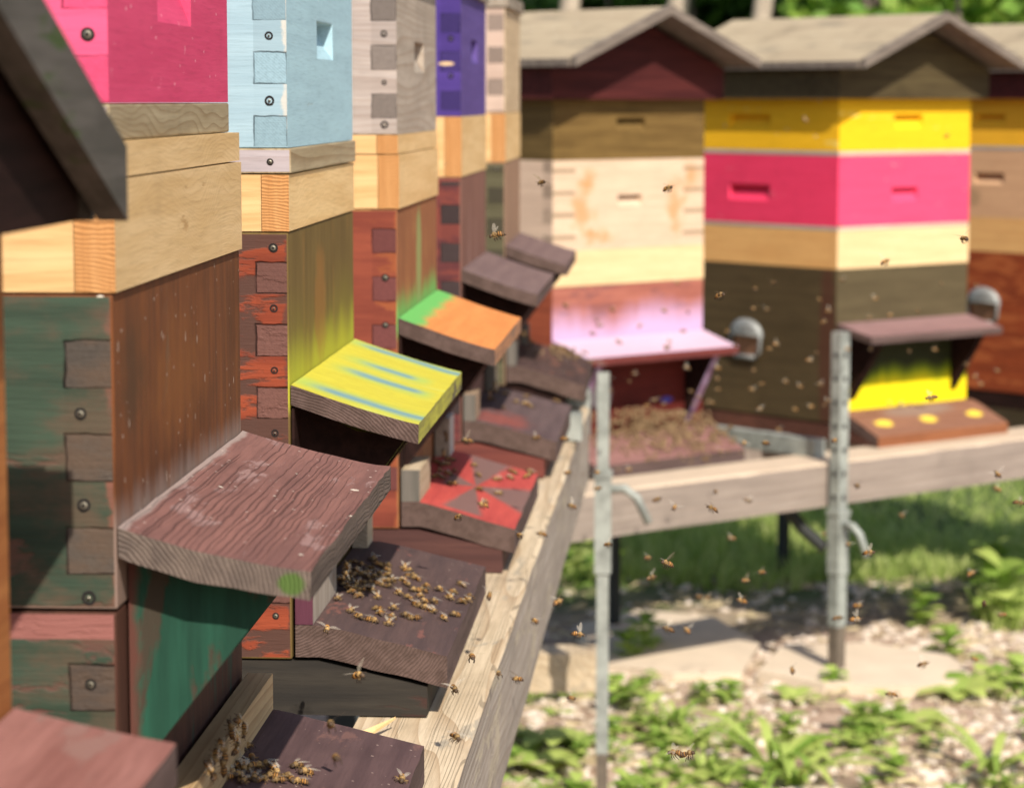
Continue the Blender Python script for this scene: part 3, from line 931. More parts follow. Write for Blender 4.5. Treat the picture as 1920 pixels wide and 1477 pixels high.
# -- light blue super hive
h = hive((-.192, 2.29), 3.7, BL, "hive with the light blue super and the yellow flap streaked with blue")
side2 = wood("red_worn_side", (.29, .062, .028), (.20, .042, .022), 'x', wear=(.085, .042, .032), wear_amt=.5, wear_s=1.3,
             finger=(.369, .09, .42, .0285), end=(.155, .072, .058), bump=.8, dirt=.5)
def lime(t, c):
    c = spray((.50, .50, .035), .288, .338, .95, 12, .26)(t, c)
    c = spray((.24, .21, .03), .30, .38, .4, 7, .26)(t, c)
    c = patch((.30, .13, .035), .20, .345, .045, .06, .5)(t, c)
    return c
front2 = wood("olive_brown_front", (.165, .108, .036), (.125, .08, .027), 'z', wear=(.20, .11, .035), wear_amt=.2, extra=lime, bump=.3)
box_part("brood_box", h, .05, .4215, front2, side2)
for z in (.4085, .3565, .303, .2485):
    screw(h, -.013, z, 0, z > .4)
screw(h, -.014, .088, 0, True)
rim_part(h, .422, .471, fm=pine_f2)
blue_f = wood("blue_front", (.37, .55, .61), (.33, .49, .55), 'y', wear=(.30, .40, .42), wear_amt=.06, dirt=.12, bump=.3)
blue_s = wood("blue_side", (.34, .47, .53), (.29, .41, .47), 'x', finger=(.494, .49, .8, .0285), end=(.27, .40, .46), dirt=.12, wear=(.55, .52, .45), wear_amt=.06)
su = box_part("super", h, .494, .664, blue_f, blue_s, front_slot=(.42, .665, .465, .66))
box_part("bare_strip", su, .4722, .4935, grey_f, wood("lilac_grey_strip", (.46, .40, .41), (.38, .33, .34), 'x', rings=.3), 0, .003)
for z in (.534, .589, .482):
    screw(su, -.015, z, 0, z < .49)
lid_part(h, .664)
yel = wood("flap_yellow", (.54, .48, .05), (.49, .43, .045), 'x', bump=.3, dirt=.05, wear=(.50, .52, .12), wear_amt=.15, rough=.5,
           extra=chain(streaks_y((.33, .45, .10), ((.045, .048, -.02, .13), (.21, .050, .0, .11), (.30, .045, .0, .10), (.43, .045, -.02, .13)), 0, .11, .8), streaks_y((.115, .24, .33), ((.045, .026, .004, .125), (.215, .026, .012, .100), (.30, .022, .018, .085), (.43, .024, .0, .125)), 0, .11)))
yel_e = wood("flap_yellow_edge", (.42, .40, .06), (.22, .20, .06), 'y', wear=(.12, .10, .06), wear_amt=.4)
flap_part(h, .2905, .034, [yel, yel_e, brown_end, porch_shade_dark], .111, .0175, 21, .0012, cup=1.12)
porch_wall(h, porch_shade_dark, .118)
cheeks(h, .2905, .034, .11, [porch_shade_dark, wood("cheek_edge_lime", (.30, .36, .03), (.15, .15, .04), 'z')])
floor_part(h, .118, wood("floor_green_brown", (.042, .036, .029), (.027, .024, .021), 'x', wear=(.05, .027, .022), wear_amt=.25))
fb2 = wood("flight_board_brown", (.10, .062, .056), (.072, .047, .045), 'y', wear=(.17, .075, .062), wear_amt=.22, extra=flecks('z', .16, .22, (.34, .25, .21)))
flight_board(h, .08, .054, [fb2, brown_edge, brown_end, dark_b], 6)
purple_e = wood("block_purple_end", (.10, .032, .05), (.07, .024, .037), 'z', bump=.6)
block(h, .001, .16, .0805, .113, [wood("block_grey", (.40, .34, .28), (.30, .25, .20), 'z', rings=.4), purple_e])
block(h, .16, .40, .096, .111, [purple_e, purple_e], .003, .010)
block(h, .402, .449, .0805, .115, [wbe, old_grey])

# -- grey super hive with orange flap
h = hive((-.129, 3.004), 4, BL, "hive with the bare grey super, red side and orange flap edged in green")
side3 = wood("red_brown_side", (.25, .062, .036), (.18, .043, .028), 'x', wear=(.28, .08, .032), wear_amt=.3, finger=(.363, .09, .41, .0285), end=(.15, .05, .046))
front3 = wood("orange_brown_front", (.30, .125, .055), (.24, .095, .045), 'z', wear=(.34, .17, .065), wear_amt=.25,
              extra=chain(spray((.16, .38, .10), .288, .325, .95, 14, .26), patch((.26, .32, .12), .23, .345, .035, .07, .8)))
box_part("brood_box", h, .05, .412, front3, side3)
for z in (.3355, .282): screw(h, -.014, z, 0, True)
rim_part(h, .4125, .4955, split=.474, fm=pine_f2)
wg_f = wood("grey_super_front", (.44, .37, .30), (.36, .30, .24), 'y', rings=.5, ring_s=40)
wg_s = wood("grey_super_side", (.45, .38, .34), (.36, .30, .27), 'x', rings=.4, finger=(.514, .49, .8, .0285), end=(.20, .165, .145))
su = box_part("super", h, .496, .668, wg_f, wg_s, front_slot=(.42, .66, .42, .62))
for z in (.507, .554, .608): screw(su, -.014, z)
lid_part(h, .668)
org = wood("flap_orange", (.66, .25, .075), (.60, .21, .06), 'y', dirt=.12, bump=.2, rough=.5, extra=edge_paint((.13, .40, .10), .024, 1., .02))
org_e = wood("flap_orange_edge", (.42, .20, .10), (.25, .14, .09), 'y', wear=(.20, .13, .09), wear_amt=.3)
flap_part(h, .2905, .036, [org, org_e, brown_end, porch_shade_dark], .1095, .0185, 31, .0012)
porch_wall(h, porch_shade_dark, .12)
cheeks(h, .2905, .036, .11, [porch_shade_dark, wood("cheek_edge_brown_red", (.16, .08, .06), (.10, .05, .04), 'z')])
floor_part(h, .118, wood("floor_maroon", (.10, .045, .038), (.065, .03, .027), 'x'))
def stars(t, c):
    """brown triangles left between red painted rays"""
    x, y, z = t.xyz()
    nn = t.math('MULTIPLY', t.math('SUBTRACT', t.noise(t.co, 35, 3), .5), .035)
    cx = t.math('SUBTRACT', x, .070); cy = t.math('SUBTRACT', y, .215)
    a = t.n("Math", {0: cy, 1: t.math('MULTIPLY', cx, 3.6)}, operation='ARCTAN2').outputs[0]
    m = t.math('ADD', t.math('COSINE', t.math('MULTIPLY', a, 4)), t.math('MULTIPLY', nn, 16))
    m = t.ramp(m, -.35, .35)
    e = t.math('MULTIPLY', t.ramp(x, .03, .04), t.ramp(y, .012, .03))
    return t.mix(t.math('MULTIPLY', m, t.math('MULTIPLY', e, .9)), c, (.15, .10, .088))
fb3 = wood("flight_board_red", (.44, .072, .058), (.36, .055, .048), 'y', dirt=.2, extra=stars)
flight_board(h, .08, .050, [fb3, brown_edge, brown_end, dark_b], 7, .132)
bg3 = wood("block_dark_grey", (.16, .14, .12), (.11, .10, .085), 'z')  # plain darker grey of the entrance blocks
block(h, .001, .12, .0805, .117, [wbe, bg3], .003, .024); block(h, .39, .449, .0805, .13, [wood("block_white_grey", (.5, .46, .42), (.4, .36, .32), 'z'), old_grey], .003, .022)

# -- purple super hive
h = hive((-.072, 3.772), 3.9, BL, "hive with the deep purple super and a plain mauve brown flap")
side4 = wood("dark_red_side", (.13, .038, .038), (.09, .028, .03), 'x', wear=(.17, .045, .035), wear_amt=.4, finger=(.36, .09, .42, .0285), end=(.05, .034, .034))
front4 = wood("reddish_front", (.235, .115, .085), (.19, .09, .068), 'z', wear=(.26, .14, .11), wear_amt=.3)
box_part("brood_box", h, .05, .4255, front4, side4)
rim_part(h, .426, .511, fm=pine_f2)
pu_f = wood("purple_front", (.115, .075, .26), (.095, .06, .22), 'y', dirt=.1)
pu_s = wood("purple_side", (.07, .04, .21), (.058, .033, .18), 'x', finger=(.52, .51, .8, .0285), end=(.045, .028, .13), dirt=.1, extra=patch((.65, .45, .25), -.02, .585, .013, .003, 1., 'xz'))
su = box_part("super", h, .5115, .684, pu_f, pu_s, front_slot=(.40, .64, .45, .64))
for z in (.568, .62): screw(su, -.014, z)
screw(h, -.02, .445, 0)
lid_part(h, .684)
mauve = wood("flap_mauve_brown", (.175, .115, .105), (.14, .09, .085), 'y', dirt=.2)
flap_part(h, .297, .036, [mauve, brown_edge, brown_end, porch_shade_dark], .108, .018, 41, .0008)
porch_wall(h, porch_shade_dark, .12, .275)
cheeks(h, .297, .036, .11, [porch_shade_dark, porch_shade_dark])
floor_part(h, .118, wood("floor_maroon_red", (.17, .05, .038), (.12, .036, .03), 'x'))
fb4 = wood("flight_board_dark", (.12, .08, .078), (.09, .06, .06), 'y', extra=patch((.26, .065, .05), .08, .05, .11, .06, .7, 'yx', nz=2.4, soft=.9))
flight_board(h, .08, .052, [fb4, brown_edge, brown_end, dark_b], 8)
block(h, .001, .08, .0805, .118, [wood("block_tan", (.34, .24, .16), (.26, .18, .12), 'z'), bg3], .003, .02); block(h, .40, .449, .0805, .12, [wbe, bg3])

# -- last hive of the near row
h = hive((-.012, 4.536), 3.4, BL, "last hive of the near row, bare wood super over an olive side, flap half hidden")
side5 = wood("olive_side", (.105, .095, .055), (.08, .072, .04), 'x', finger=(.36, .09, .42, .0285), end=(.06, .052, .034))
front5 = wood("beige_brown_front", (.34, .21, .135), (.28, .17, .11), 'z', dirt=.2)
box_part("brood_box", h, .05, .4285, front5, side5)
screw(h, -.014, .418, 0, True)
rim_part(h, .429, .5115, fm=pine_f2)
n_f = wood("bare_super_front", (.58, .44, .28), (.50, .37, .23), 'y', rings=.2)
n_s = wood("bare_super_side", (.56, .42, .34), (.48, .35, .28), 'x', rings=.2, finger=(.596, .51, .8, .0285), end=(.25, .19, .155))
box_part("super", h, .512, .69, n_f, n_s)
lid_part(h, .69)
flap_part(h, .289, .034, [mauve, brown_edge, brown_end, porch_shade_dark], .105, .018, 51, .0008)
porch_wall(h, porch_shade_dark, .12, .268)
cheeks(h, .289, .034, .11, [porch_shade_dark, porch_shade_dark])
floor_part(h, .10, porch_shade_dark)
flight_board(h, .083, .05, [dark_b, brown_edge, brown_end, dark_b], 9)
block(h, .001, .06, .0835, .12, [bg3, bg3]); block(h, .40, .449, .0835, .12, [bg3, bg3])

# ------------------------------------------------------------------ far row of hives, turned half towards us
# -- olive / bare wood hive with lilac flap
h = hive((.086, 5.654), 49.2, BR, "far hive with the maroon gable, olive super and lilac flap")
def lil(t, c):
    c = spray((.50, .33, .50), .285, .365, 1., 9)(t, c)
    return c
f6 = wood("rosy_front", (.37, .135, .095), (.28, .095, .07), 'y', wear=(.22, .085, .075), wear_amt=.3, extra=lil, dirt=.3)
s6 = wood("rust_side", (.34, .085, .04), (.25, .06, .03), 'x', dirt=.4)
box_part("brood_box", h, .042, .3925, f6, s6)
def red_porch(t, c):
    x, y, z = t.xyz()
    r = t.math('SQRT', t.math('ADD', t.math('POWER', t.math('SUBTRACT', y, .135), 2), t.math('POWER', t.math('SUBTRACT', z, .155), 2)))
    r = t.math('ADD', r, t.math('MULTIPLY', t.math('SUBTRACT', t.noise(t.co, 60, 3), .5), .02))
    c = t.mix(t.math('SUBTRACT', 1, t.ramp(r, .025, .04)), c, (.42, .38, .38))
    c = t.mix(t.math('SUBTRACT', 1, t.ramp(r, .004, .012)), c, (.12, .12, .12))
    return patch((.06, .06, .30), .335, .13, .022, .008, 1.)(t, c)
pw = wood("porch_wall_red", (.11, .017, .013), (.08, .013, .01), 'y', extra=red_porch)
bm = bmesh.new(); add_box(bm, .0015, .004, .002, WID - .002, .07, .262); link("porch_wall", bm, pw, h)
rim_part(h, .393, .4695, fm=wood("pine_front_creamy", (.72, .54, .30), (.66, .47, .25), 'y', rings=.12, dirt=.08))
def stain(t, c):
    for cy, cz, ry, rz in ((.085, .555, .035, .06), (.10, .62, .025, .03), (.36, .56, .03, .07), (.415, .62, .03, .04), (.13, .50, .05, .02)):
        c = patch((.50, .25, .10), cy, cz, ry * 1.15, rz * 1.15, .75, nz=2.6, soft=.95)(t, c)
    x, y, z = t.xyz()                                     # dark joints of the corner fingers on the face
    ph = t.math('FRACT', t.math('DIVIDE', t.math('SUBTRACT', z, .475), .047))
    ln = t.math('SUBTRACT', 1, t.ramp(t.math('ABSOLUTE', t.math('SUBTRACT', ph, .5)), .05, .12))
    e = t.math('GREATER_THAN', t.math('ABSOLUTE', t.math('SUBTRACT', y, .225)), t.math('ADD', .14, t.math('MULTIPLY', t.noise(t.map((0, 0, 1)), 25, 2), .04)))
    return t.mix(t.math('MULTIPLY', t.math('MULTIPLY', ln, e), .75), c, (.20, .14, .08))
n6f = wood("pale_super_front", (.62, .47, .335), (.55, .40, .28), 'y', extra=stain, dirt=.1)
n6s = wood("pale_super_side", (.66, .49, .36), (.58, .42, .31), 'x', finger=(.475, .47, .66, .03), end=(.45, .33, .24), dirt=.1)
box_part("super", h, .470, .6615, n6f, n6s, front_slot=(.42, .58, .47, .60))
ol_s = wood("olive_super_side", D(120, 98, 58, 1.3), D(100, 80, 46, 1.3), 'x')
box_part("super", h, .6622, .795, olive, ol_s, front_slot=(.41, .60, .46, .66))
lilac = wood("flap_lilac", (.54, .40, .49), (.50, .36, .46), 'y', dirt=.06, bump=.2, rough=.5)
red_e = wood("flap_red_edge", (.16, .035, .03), (.11, .028, .025), 'y', wear=(.16, .09, .08), wear_amt=.3)
flap_part(h, .28, .030, [lilac, red_e, red_e, porch_shade_dark], .112, .017, 61, .0008)
cheeks(h, .28, .03, .07, [porch_shade_dark, wood("cheek_edge_lilac", (.36, .26, .40), (.2, .1, .16), 'z')])
floor_part(h, .112, porch_shade_dark, .038, .012)
fb6 = wood("flight_board_rosy", (.24, .12, .105), (.18, .09, .08), 'y', dirt=.3)
flight_board(h, .07, .024, [fb6, brown_edge, brown_end, dark_b], 10, .136, .026)
roof_part(h, .796, maroon, maroon)

# -- yellow and pink hive
h = hive((.75, 6.15), 51.0, BR, "far hive with yellow and pink supers and olive brown body")
def yel_porch(t, c):
    c = spray((.30, .42, .01), .12, .175, 1., 14)(t, c)
    return spray((.80, .62, .01), .105, .155, 1., 14)(t, c)
f7 = wood("olive_brown_body", (.098, .076, .04), (.075, .057, .03), 'y', dirt=.25)
s7 = wood("dark_olive_side", (.088, .062, .03), (.066, .046, .022), 'x', dirt=.4, extra=patch((.085, .03, .02), -.03, .2, .03, .3, .7, 'xz'))
box_part("brood_box", h, .042, .3995, f7, s7)
pw = wood("porch_wall_yellow", (.03, .035, .012), (.022, .026, .01), 'y', extra=yel_porch)
bm = bmesh.new(); add_box(bm, .0015, .004, .002, WID - .002, .068, .262); link("porch_wall", bm, pw, h)
metal_handle(h, -.295, .23)
rim_part(h, .400, .4885, fm=wood("pine_front_cream", (.74, .55, .30), (.68, .48, .25), 'y', rings=.1, dirt=.08),
         sm=wood("pine_side_warm", (.72, .42, .16), (.66, .36, .13), 'x', rings=.1, dirt=.08), em=wood("pine_side_warm_end", (.70, .41, .16), (.64, .35, .13), 'z', dirt=.1))
strip7 = wood("strip_pale", (.56, .46, .37), (.46, .37, .29), 'y', dirt=.3)
strip7s = wood("strip_grey", (.46, .41, .37), (.36, .31, .28), 'x', dirt=.3)
p7f = wood("pink_far_front", (.76, .07, .16), (.72, .062, .145), 'y', dirt=.22, wear=(.72, .22, .26), wear_amt=.13, speck=.2)
p7s = wood("pink_far_side", (.80, .05, .13), (.76, .044, .115), 'x', dirt=.22, wear=(.72, .22, .26), wear_amt=.13, speck=.2)
y7f = wood("yellow_far_front", (.82, .47, .014), (.79, .44, .012), 'y', dirt=.14, wear=(.80, .60, .14), wear_amt=.12, speck=.2)
y7s = wood("yellow_far_side", (.84, .47, .018), (.80, .44, .015), 'x', dirt=.14, wear=(.80, .60, .14), wear_amt=.12, speck=.2)
su = box_part("super", h, .4985, .6605, p7f, p7s, front_slot=(.40, .60, .33, .53), side_slot=(.276, .552, .33, .56))
box_part("bare_strip", su, .489, .498, strip7, strip7s, 0, .001)
su = box_part("super", h, .672, .797, y7f, y7s, front_slot=(.41, .63, .40, .66), side_slot=(.27, .55, .38, .66))
box_part("bare_strip", su, .6612, .6715, strip7, strip7s, 0, .001)
flap_part(h, .276, .024, [wood("flap_dusky_rose", (.26, .155, .145), (.21, .125, .12), 'y'), brown_edge, brown_end, porch_shade_dark], .112, .017, 71, .0008)
cheeks(h, .276, .024, .09, [porch_shade_dark, porch_shade_dark])
floor_part(h, .112, wood("floor_red_brown", (.12, .05, .035), (.08, .035, .025), 'y'), .038, .012)
fb7 = wood("flight_board_tan_dots", (.25, .12, .075), (.19, .088, .056), 'y', extra=chain(*[patch((.74, .52, .06), yy, .085, .032, .017, 1., 'yx') for yy in (.075, .225, .385)], patch((.22, .16, .13), .23, .045, .14, .03, .7, 'yx')))
flight_board(h, .07, .024, [fb7, wood("board_orange_edge", (.26, .10, .045), (.20, .075, .035), 'y'), brown_end, dark_b], 12, .136, .026)
gab7 = wood("gable_dark_olive", D(92, 80, 54, 1.3), D(74, 62, 42, 1.3), 'y', dirt=.4)
roof_part(h, .798, gab7, gab7)

# -- hive at the right edge
h = hive((1.41, 6.65), 51.0, BR, "hive cut by the right edge, yellow super over bare wood, red brown body")
s8 = wood("red_brown_far_side", (.28, .06, .02), (.19, .04, .015), 'x', wear=(.33, .09, .03), wear_amt=.3, dirt=.4)
f8 = wood("red_brown_far_front", (.25, .06, .025), (.18, .042, .018), 'y')
box_part("brood_box", h, .042, .3995, f8, s8)
metal_handle(h, -.30, .27)
rim_part(h, .400, .4885, sm=wood("pine_side_warm_b", (.70, .42, .17), (.64, .36, .14), 'x', rings=.1, dirt=.08))
b8s = wood("bare_far_side", (.62, .38, .22), (.55, .33, .19), 'x', dirt=.12, extra=patch((.30, .20, .11), -.36, .54, .05, .03, .6, 'xz'))
b8f = wood("bare_far_front", (.62, .40, .24), (.55, .35, .2), 'y')
box_part("super", h, .489, .6605, b8f, b8s, side_slot=(.316, .514, .50, .66))
su = box_part("super", h, .672, .797, y7f, wood("yellow_amber_side", (.82, .44, .03), (.78, .40, .028), 'x', dirt=.08), side_slot=(.316, .514, .46, .64))
box_part("bare_strip", su, .6612, .6715, strip7, strip7s, 0, .001)
flap_part(h, .276, .024, [mauve, brown_edge, brown_end, porch_shade_dark], .112, .017, 81, .0008)
cheeks(h, .276, .024, .09, [porch_shade_dark, porch_shade_dark])
floor_part(h, .112, porch_shade_dark, .038, .012)
flight_board(h, .07, .024, [dark_b, brown_edge, brown_end, dark_b], 13, .136, .026)
roof_part(h, .798, maroon, maroon)

# ------------------------------------------------------------------ stands
beam_l = wood("beam_pale", (.62, .50, .35), (.50, .39, .26), 'y', rings=.6, ring_s=26, wear=(.38, .32, .24), wear_amt=.25, cracks=.6, dirt=.4, bump=.6)
beam_ls = wood("beam_grey_face", (.42, .365, .31), (.33, .285, .24), 'y', rings=.5, ring_s=26, wear=(.42, .36, .27), wear_amt=.3, cracks=.7, dirt=.5, bump=.7)
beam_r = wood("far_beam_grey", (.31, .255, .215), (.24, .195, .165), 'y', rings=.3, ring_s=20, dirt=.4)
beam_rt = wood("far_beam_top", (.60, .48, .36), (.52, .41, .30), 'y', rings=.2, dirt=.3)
def beam_part(name, root, x0, x1, y0, y1, z0, z1, mats, jag=.0025, ny=60):
    """roughly sawn timber along y"""
    bm = bmesh.new()
    rows = []
    for j in range(ny + 1):
        y = y0 + (y1 - y0) * j / ny
        w1 = mnoise.noise(Vector((0, y * 5, z0 * 9))) * jag + mnoise.noise(Vector((3, y * 22, z0))) * jag * .5
        w2 = mnoise.noise(Vector((9, y * 4, z0 * 7))) * jag
        ch = .004 + .004 * max(0, mnoise.noise(Vector((5, y * 9, 2))))
        prof = [(x0, z0), (x1 + w2, z0 + w2), (x1 + w1, z1 - ch + w1), (x1 - ch + w1, z1 + w2 * .6), (x0, z1 + w2 * .4)]
        rows.append([bm.verts.new((a, y, b)) for a, b in prof])
    for j in range(ny):
        for i in range(5):
            f = bm.faces.new((rows[j][i], rows[j][(i + 1) % 5], rows[j + 1][(i + 1) % 5], rows[j + 1][i]))
            f.material_index = 0 if i in (2, 3) else 1
    bm.faces.new(rows[0]).material_index = 1; bm.faces.new(rows[-1][::-1]).material_index = 1
    return link(name, bm, mats, root)

def steel_leg(root, x, y, ztop, zsl0, zsl1, zbot, wdt=.035, holes=True, slv=.006):
    """perforated square tube with a clamp sleeve and a bent locking pin; x, y local to root"""
    lg = empty("steel_leg", (x, y, 0)); lg.parent = root
    bm = bmesh.new()
    hw = wdt / 2
    zfoot = zbot + .10
    add_box(bm, -hw, hw, -hw, hw, zfoot, ztop)
    bevel(bm, .003, 2)
    bz = ztop - .05
    if holes:
        while bz > zsl1 + .02:
            for fx, fy in ((hw + .0006, 0), (0, -hw - .0006)):
                vs = []
                for k in range(10):
                    a = k * .6283
                    vs.append(bm.verts.new((fx if fx else .006 * math.cos(a), fy if fy else .006 * math.cos(a), bz + .006 * math.sin(a))))
                f = bm.faces.new(vs); f.material_index = 1
            bz -= .052
    link("tube", bm, [steel, screw_d], lg)
    bm = bmesh.new(); add_box(bm, -hw * .96, hw * .96, -hw * .96, hw * .96, zbot, zfoot - .0005); bevel(bm, .002, 1)
    link("foot", bm, steel_d, lg)
    bm = bmesh.new()
    add_box(bm, -hw - slv, hw + slv, -hw - slv, hw + slv, zsl0, zsl1); bevel(bm, .003, 2)
    add_box(bm, -hw - slv - .002, hw + slv + .002, -hw - slv - .002, hw + slv + .002, zsl1 + .0005, zsl1 + .012)
    link("sleeve", bm, steel, lg)
    bm = bmesh.new()
    zp = zsl1 - .02
    add_tube(bm, [(hw + slv - .002, 0, zp), (hw + .028, 0, zp + .001), (hw + .050, 0, zp - .016), (hw + .072, 0, zp - .062)], .008, 10)
    link("locking_pin", bm, steel, lg, True)
    return lg

# near stand: local y runs along the beam
B0 = Vector((-.0211, 2.40)); AZL = R(3.96)
st = empty("hive_stand", (B0.x, B0.y, 0), -AZL)
tag(st, "wooden beam stand carrying the near row of hives towards us", "hive stand", "timber stands with steel legs")
zt = HC - .5365
beam_part("beam", st, -.105, 0, -2.3, 2.27, zt - .13, zt, [beam_l, beam_ls])
beam_part("beam", st, -.46, -.36, -2.3, 2.27, zt - .13, zt, [beam_l, beam_ls])
bm = bmesh.new(); add_box(bm, -.47, .0, 2.30, 2.345, zt - .055, zt + .025); add_box(bm, -.47, .0, 2.2715, 2.2995, zt + .019, zt + .025); bevel(bm, .002, 1); link("cross_rail", bm, steel, st)
bm = bmesh.new(); add_box(bm, -.36, .008, 1.78, 1.82, zt + .002, zt + .044); bevel(bm, .002, 1); link("cross_rail", bm, steel, st)
steel_leg(st, .022, 2.36, HC - .485, HC - .848, HC - .675, 0, .0215, False, .004)
steel_leg(st, -.41, 2.36, HC - .54, HC - .80, HC - .68, 0, .03, False)
steel_leg(st, -.05, -2.2, HC - .54, HC - .80, HC - .68, 0, .03, False)
steel_leg(st, -.41, -2.2, HC - .54, HC - .80, HC - .68, 0, .03, False)

# far stand
P0, P1 = Vector((.199, 5.374)), Vector((1.194, 6.22))
dv = (P1 - P0).normalized(); AZR = math.atan2(dv.x, dv.y)
st = empty("hive_stand", (P0.x, P0.y, 0), -AZR)
tag(st, "far timber stand on steel legs under the gabled hives", "hive stand", "timber stands with steel legs")
zt = BR - .001
beam_part("beam", st, -.14, 0, -.28, 2.6, zt - .095, zt, [beam_rt, beam_r])
beam_part("beam", st, -.62, -.50, -.28, 2.6, zt - .095, zt, [beam_rt, beam_r])
RAILQ = 1
def loc_of(px):
    d = Vector((px[0], px[1])) - P0
    return Vector((d.x * dv.y - d.y * dv.x, d.x * dv.x + d.y * dv.y))
q = loc_of(at(1545, 840, 5.90))
bm = bmesh.new(); add_box(bm, -.62, q.x, q.y - .03, q.y + .005, zt + .0005, zt + .04); bevel(bm, .002, 1); link("cross_rail", bm, steel, st)
q = loc_of(at(1572, 850, 5.78))
steel_leg(st, .026, q.y, at(1572, 622, 5.78).z, at(1572, 1075, 5.78).z, at(1572, 965, 5.78).z, .03, .028, True, .003)
steel_leg(st, .026, 2.3, at(1572, 700, 5.78).z, at(1572, 1075, 5.78).z, at(1572, 965, 5.78).z, .0, .034, True, .003)
dark_leg = plain("dark_leg", (.018, .02, .018), .7)
for xx, yy in [tuple(loc_of(Vector(c)))[:2] for c in ((.243, 6.3), (.726, 7.05), (1.7, 7.4))]:
    bm = bmesh.new(); add_box(bm, xx - .012, xx + .012, yy - .012, yy + .012, .0, zt - .096)
    bevel(bm, .002, 1); link("rear_leg", bm, dark_leg, st)
bm = bmesh.new(); add_tube(bm, [(-.08, q.y - .06, zt - .096), (-.05, q.y - .03, zt - .15), (-.008, q.y - .004, zt - .19)], .014, 8); link("brace", bm, dark_leg, st)

# low timber behind the near leg, wood sliver on the beam
o = empty("low_timber", (at(1055, 1262, 4.98).x, 4.98, 0), R(0))
c_ = at(1055, 1262, 4.98)
bm = bmesh.new(); add_box(bm, -.5, .068, 0, .09, c_.z - .037, c_.z + .037); bevel(bm, .004, 2); link("plank", bm, [beam_l], o)
for xx in (-.42,):
    bm = bmesh.new(); add_box(bm, xx - .03, xx + .03, .02, .07, 0, c_.z - .0375); link("peg", bm, dark_leg, o)
tag(o, "short pale timber lying low across behind the slim steel leg", "timber")
bm = bmesh.new()
pa, pb = at(622, 1392, 2.18), at(742, 1364, 2.24)
zb = HC - .5365
a = [bm.verts.new((pa.x, pa.y, zb + .003)), bm.verts.new((pa.x + .02, pa.y + .012, zb + .009)), bm.verts.new((pb.x, pb.y, zb + .012)), bm.verts.new((pa.x + .018, pa.y - .006, zb + .003))]
ex = bmesh.ops.extrude_face_region(bm, geom=[bm.faces.new(a)])
for v_ in [g for g in ex['geom'] if isinstance(g, bmesh.types.BMVert)]: v_.co.z -= .0022
tag(link("wood_splinter", bm, pine_f2), "torn pale wood splinter lying on the near beam beside the dark floor box", "splinter")

# ------------------------------------------------------------------ honey bees
def bee_mat():
    t = NT("bee_body")
    x, y, z = t.xyz()
    st_ = t.math('SINE', t.math('MULTIPLY', x, 2 * math.pi / .00165))
    n = t.noise(t.co, 900, 3)
    ab = t.mix(t.ramp(st_, -.15, .45), (.50, .24, .06), (.06, .035, .02))
    ab = t.mix(t.ramp(x, -.0035, -.0062), ab, (.07, .045, .03))
    th = t.mix(t.ramp(n, .35, .65), (.46, .29, .11), (.20, .12, .05))
    c = t.mix(t.ramp(x, -.0012, -.0004), ab, th)
    c = t.mix(t.ramp(x, .0031, .0036), c, (.10, .065, .04))
    c = t.mix(t.math('SUBTRACT', 1, t.ramp(z, -.0025, -.0012)), c, (.05, .035, .025))
    oi = t.n("ObjectInfo").outputs["Random"]
    c = t.mix(t.math('MULTIPLY', oi, .62), c, (.045, .028, .015))
    return t.out(c, .6, n, .5, .0004, .2)
def wing_mat():
    t = NT("bee_wing")
    t.out((.55, .48, .38), .3, spec=.5)
    tr = t.n("BsdfTransparent")
    mx = t.n("MixShader", {0: .24, 1: tr.outputs[0], 2: t.b.outputs[0]})
    t.t.links.new(mx.outputs[0], t.t.nodes["Material Output"].inputs[0])
    return t.m
bee_m, wing_m = bee_mat(), wing_mat()
RINGS = [(-.0074, .0002, .0002, -.0006), (-.0066, .0009, .0008, -.0004), (-.0052, .0017, .0016, -.0001), (-.0036, .0021, .0020, .0001), (-.0020, .0020, .0019, .0002),
         (-.0010, .0011, .0011, .0002), (-.0005, .0008, .0009, .0002), (.0002, .0016, .0017, .0003), (.0014, .0020, .0021, .0004), (.0026, .0016, .0017, .0002),
         (.0031, .0007, .0008, .0), (.0036, .0014, .0014, -.0002), (.0044, .0015, .0015, -.0004), (.0052, .0006, .0008, -.0008)]
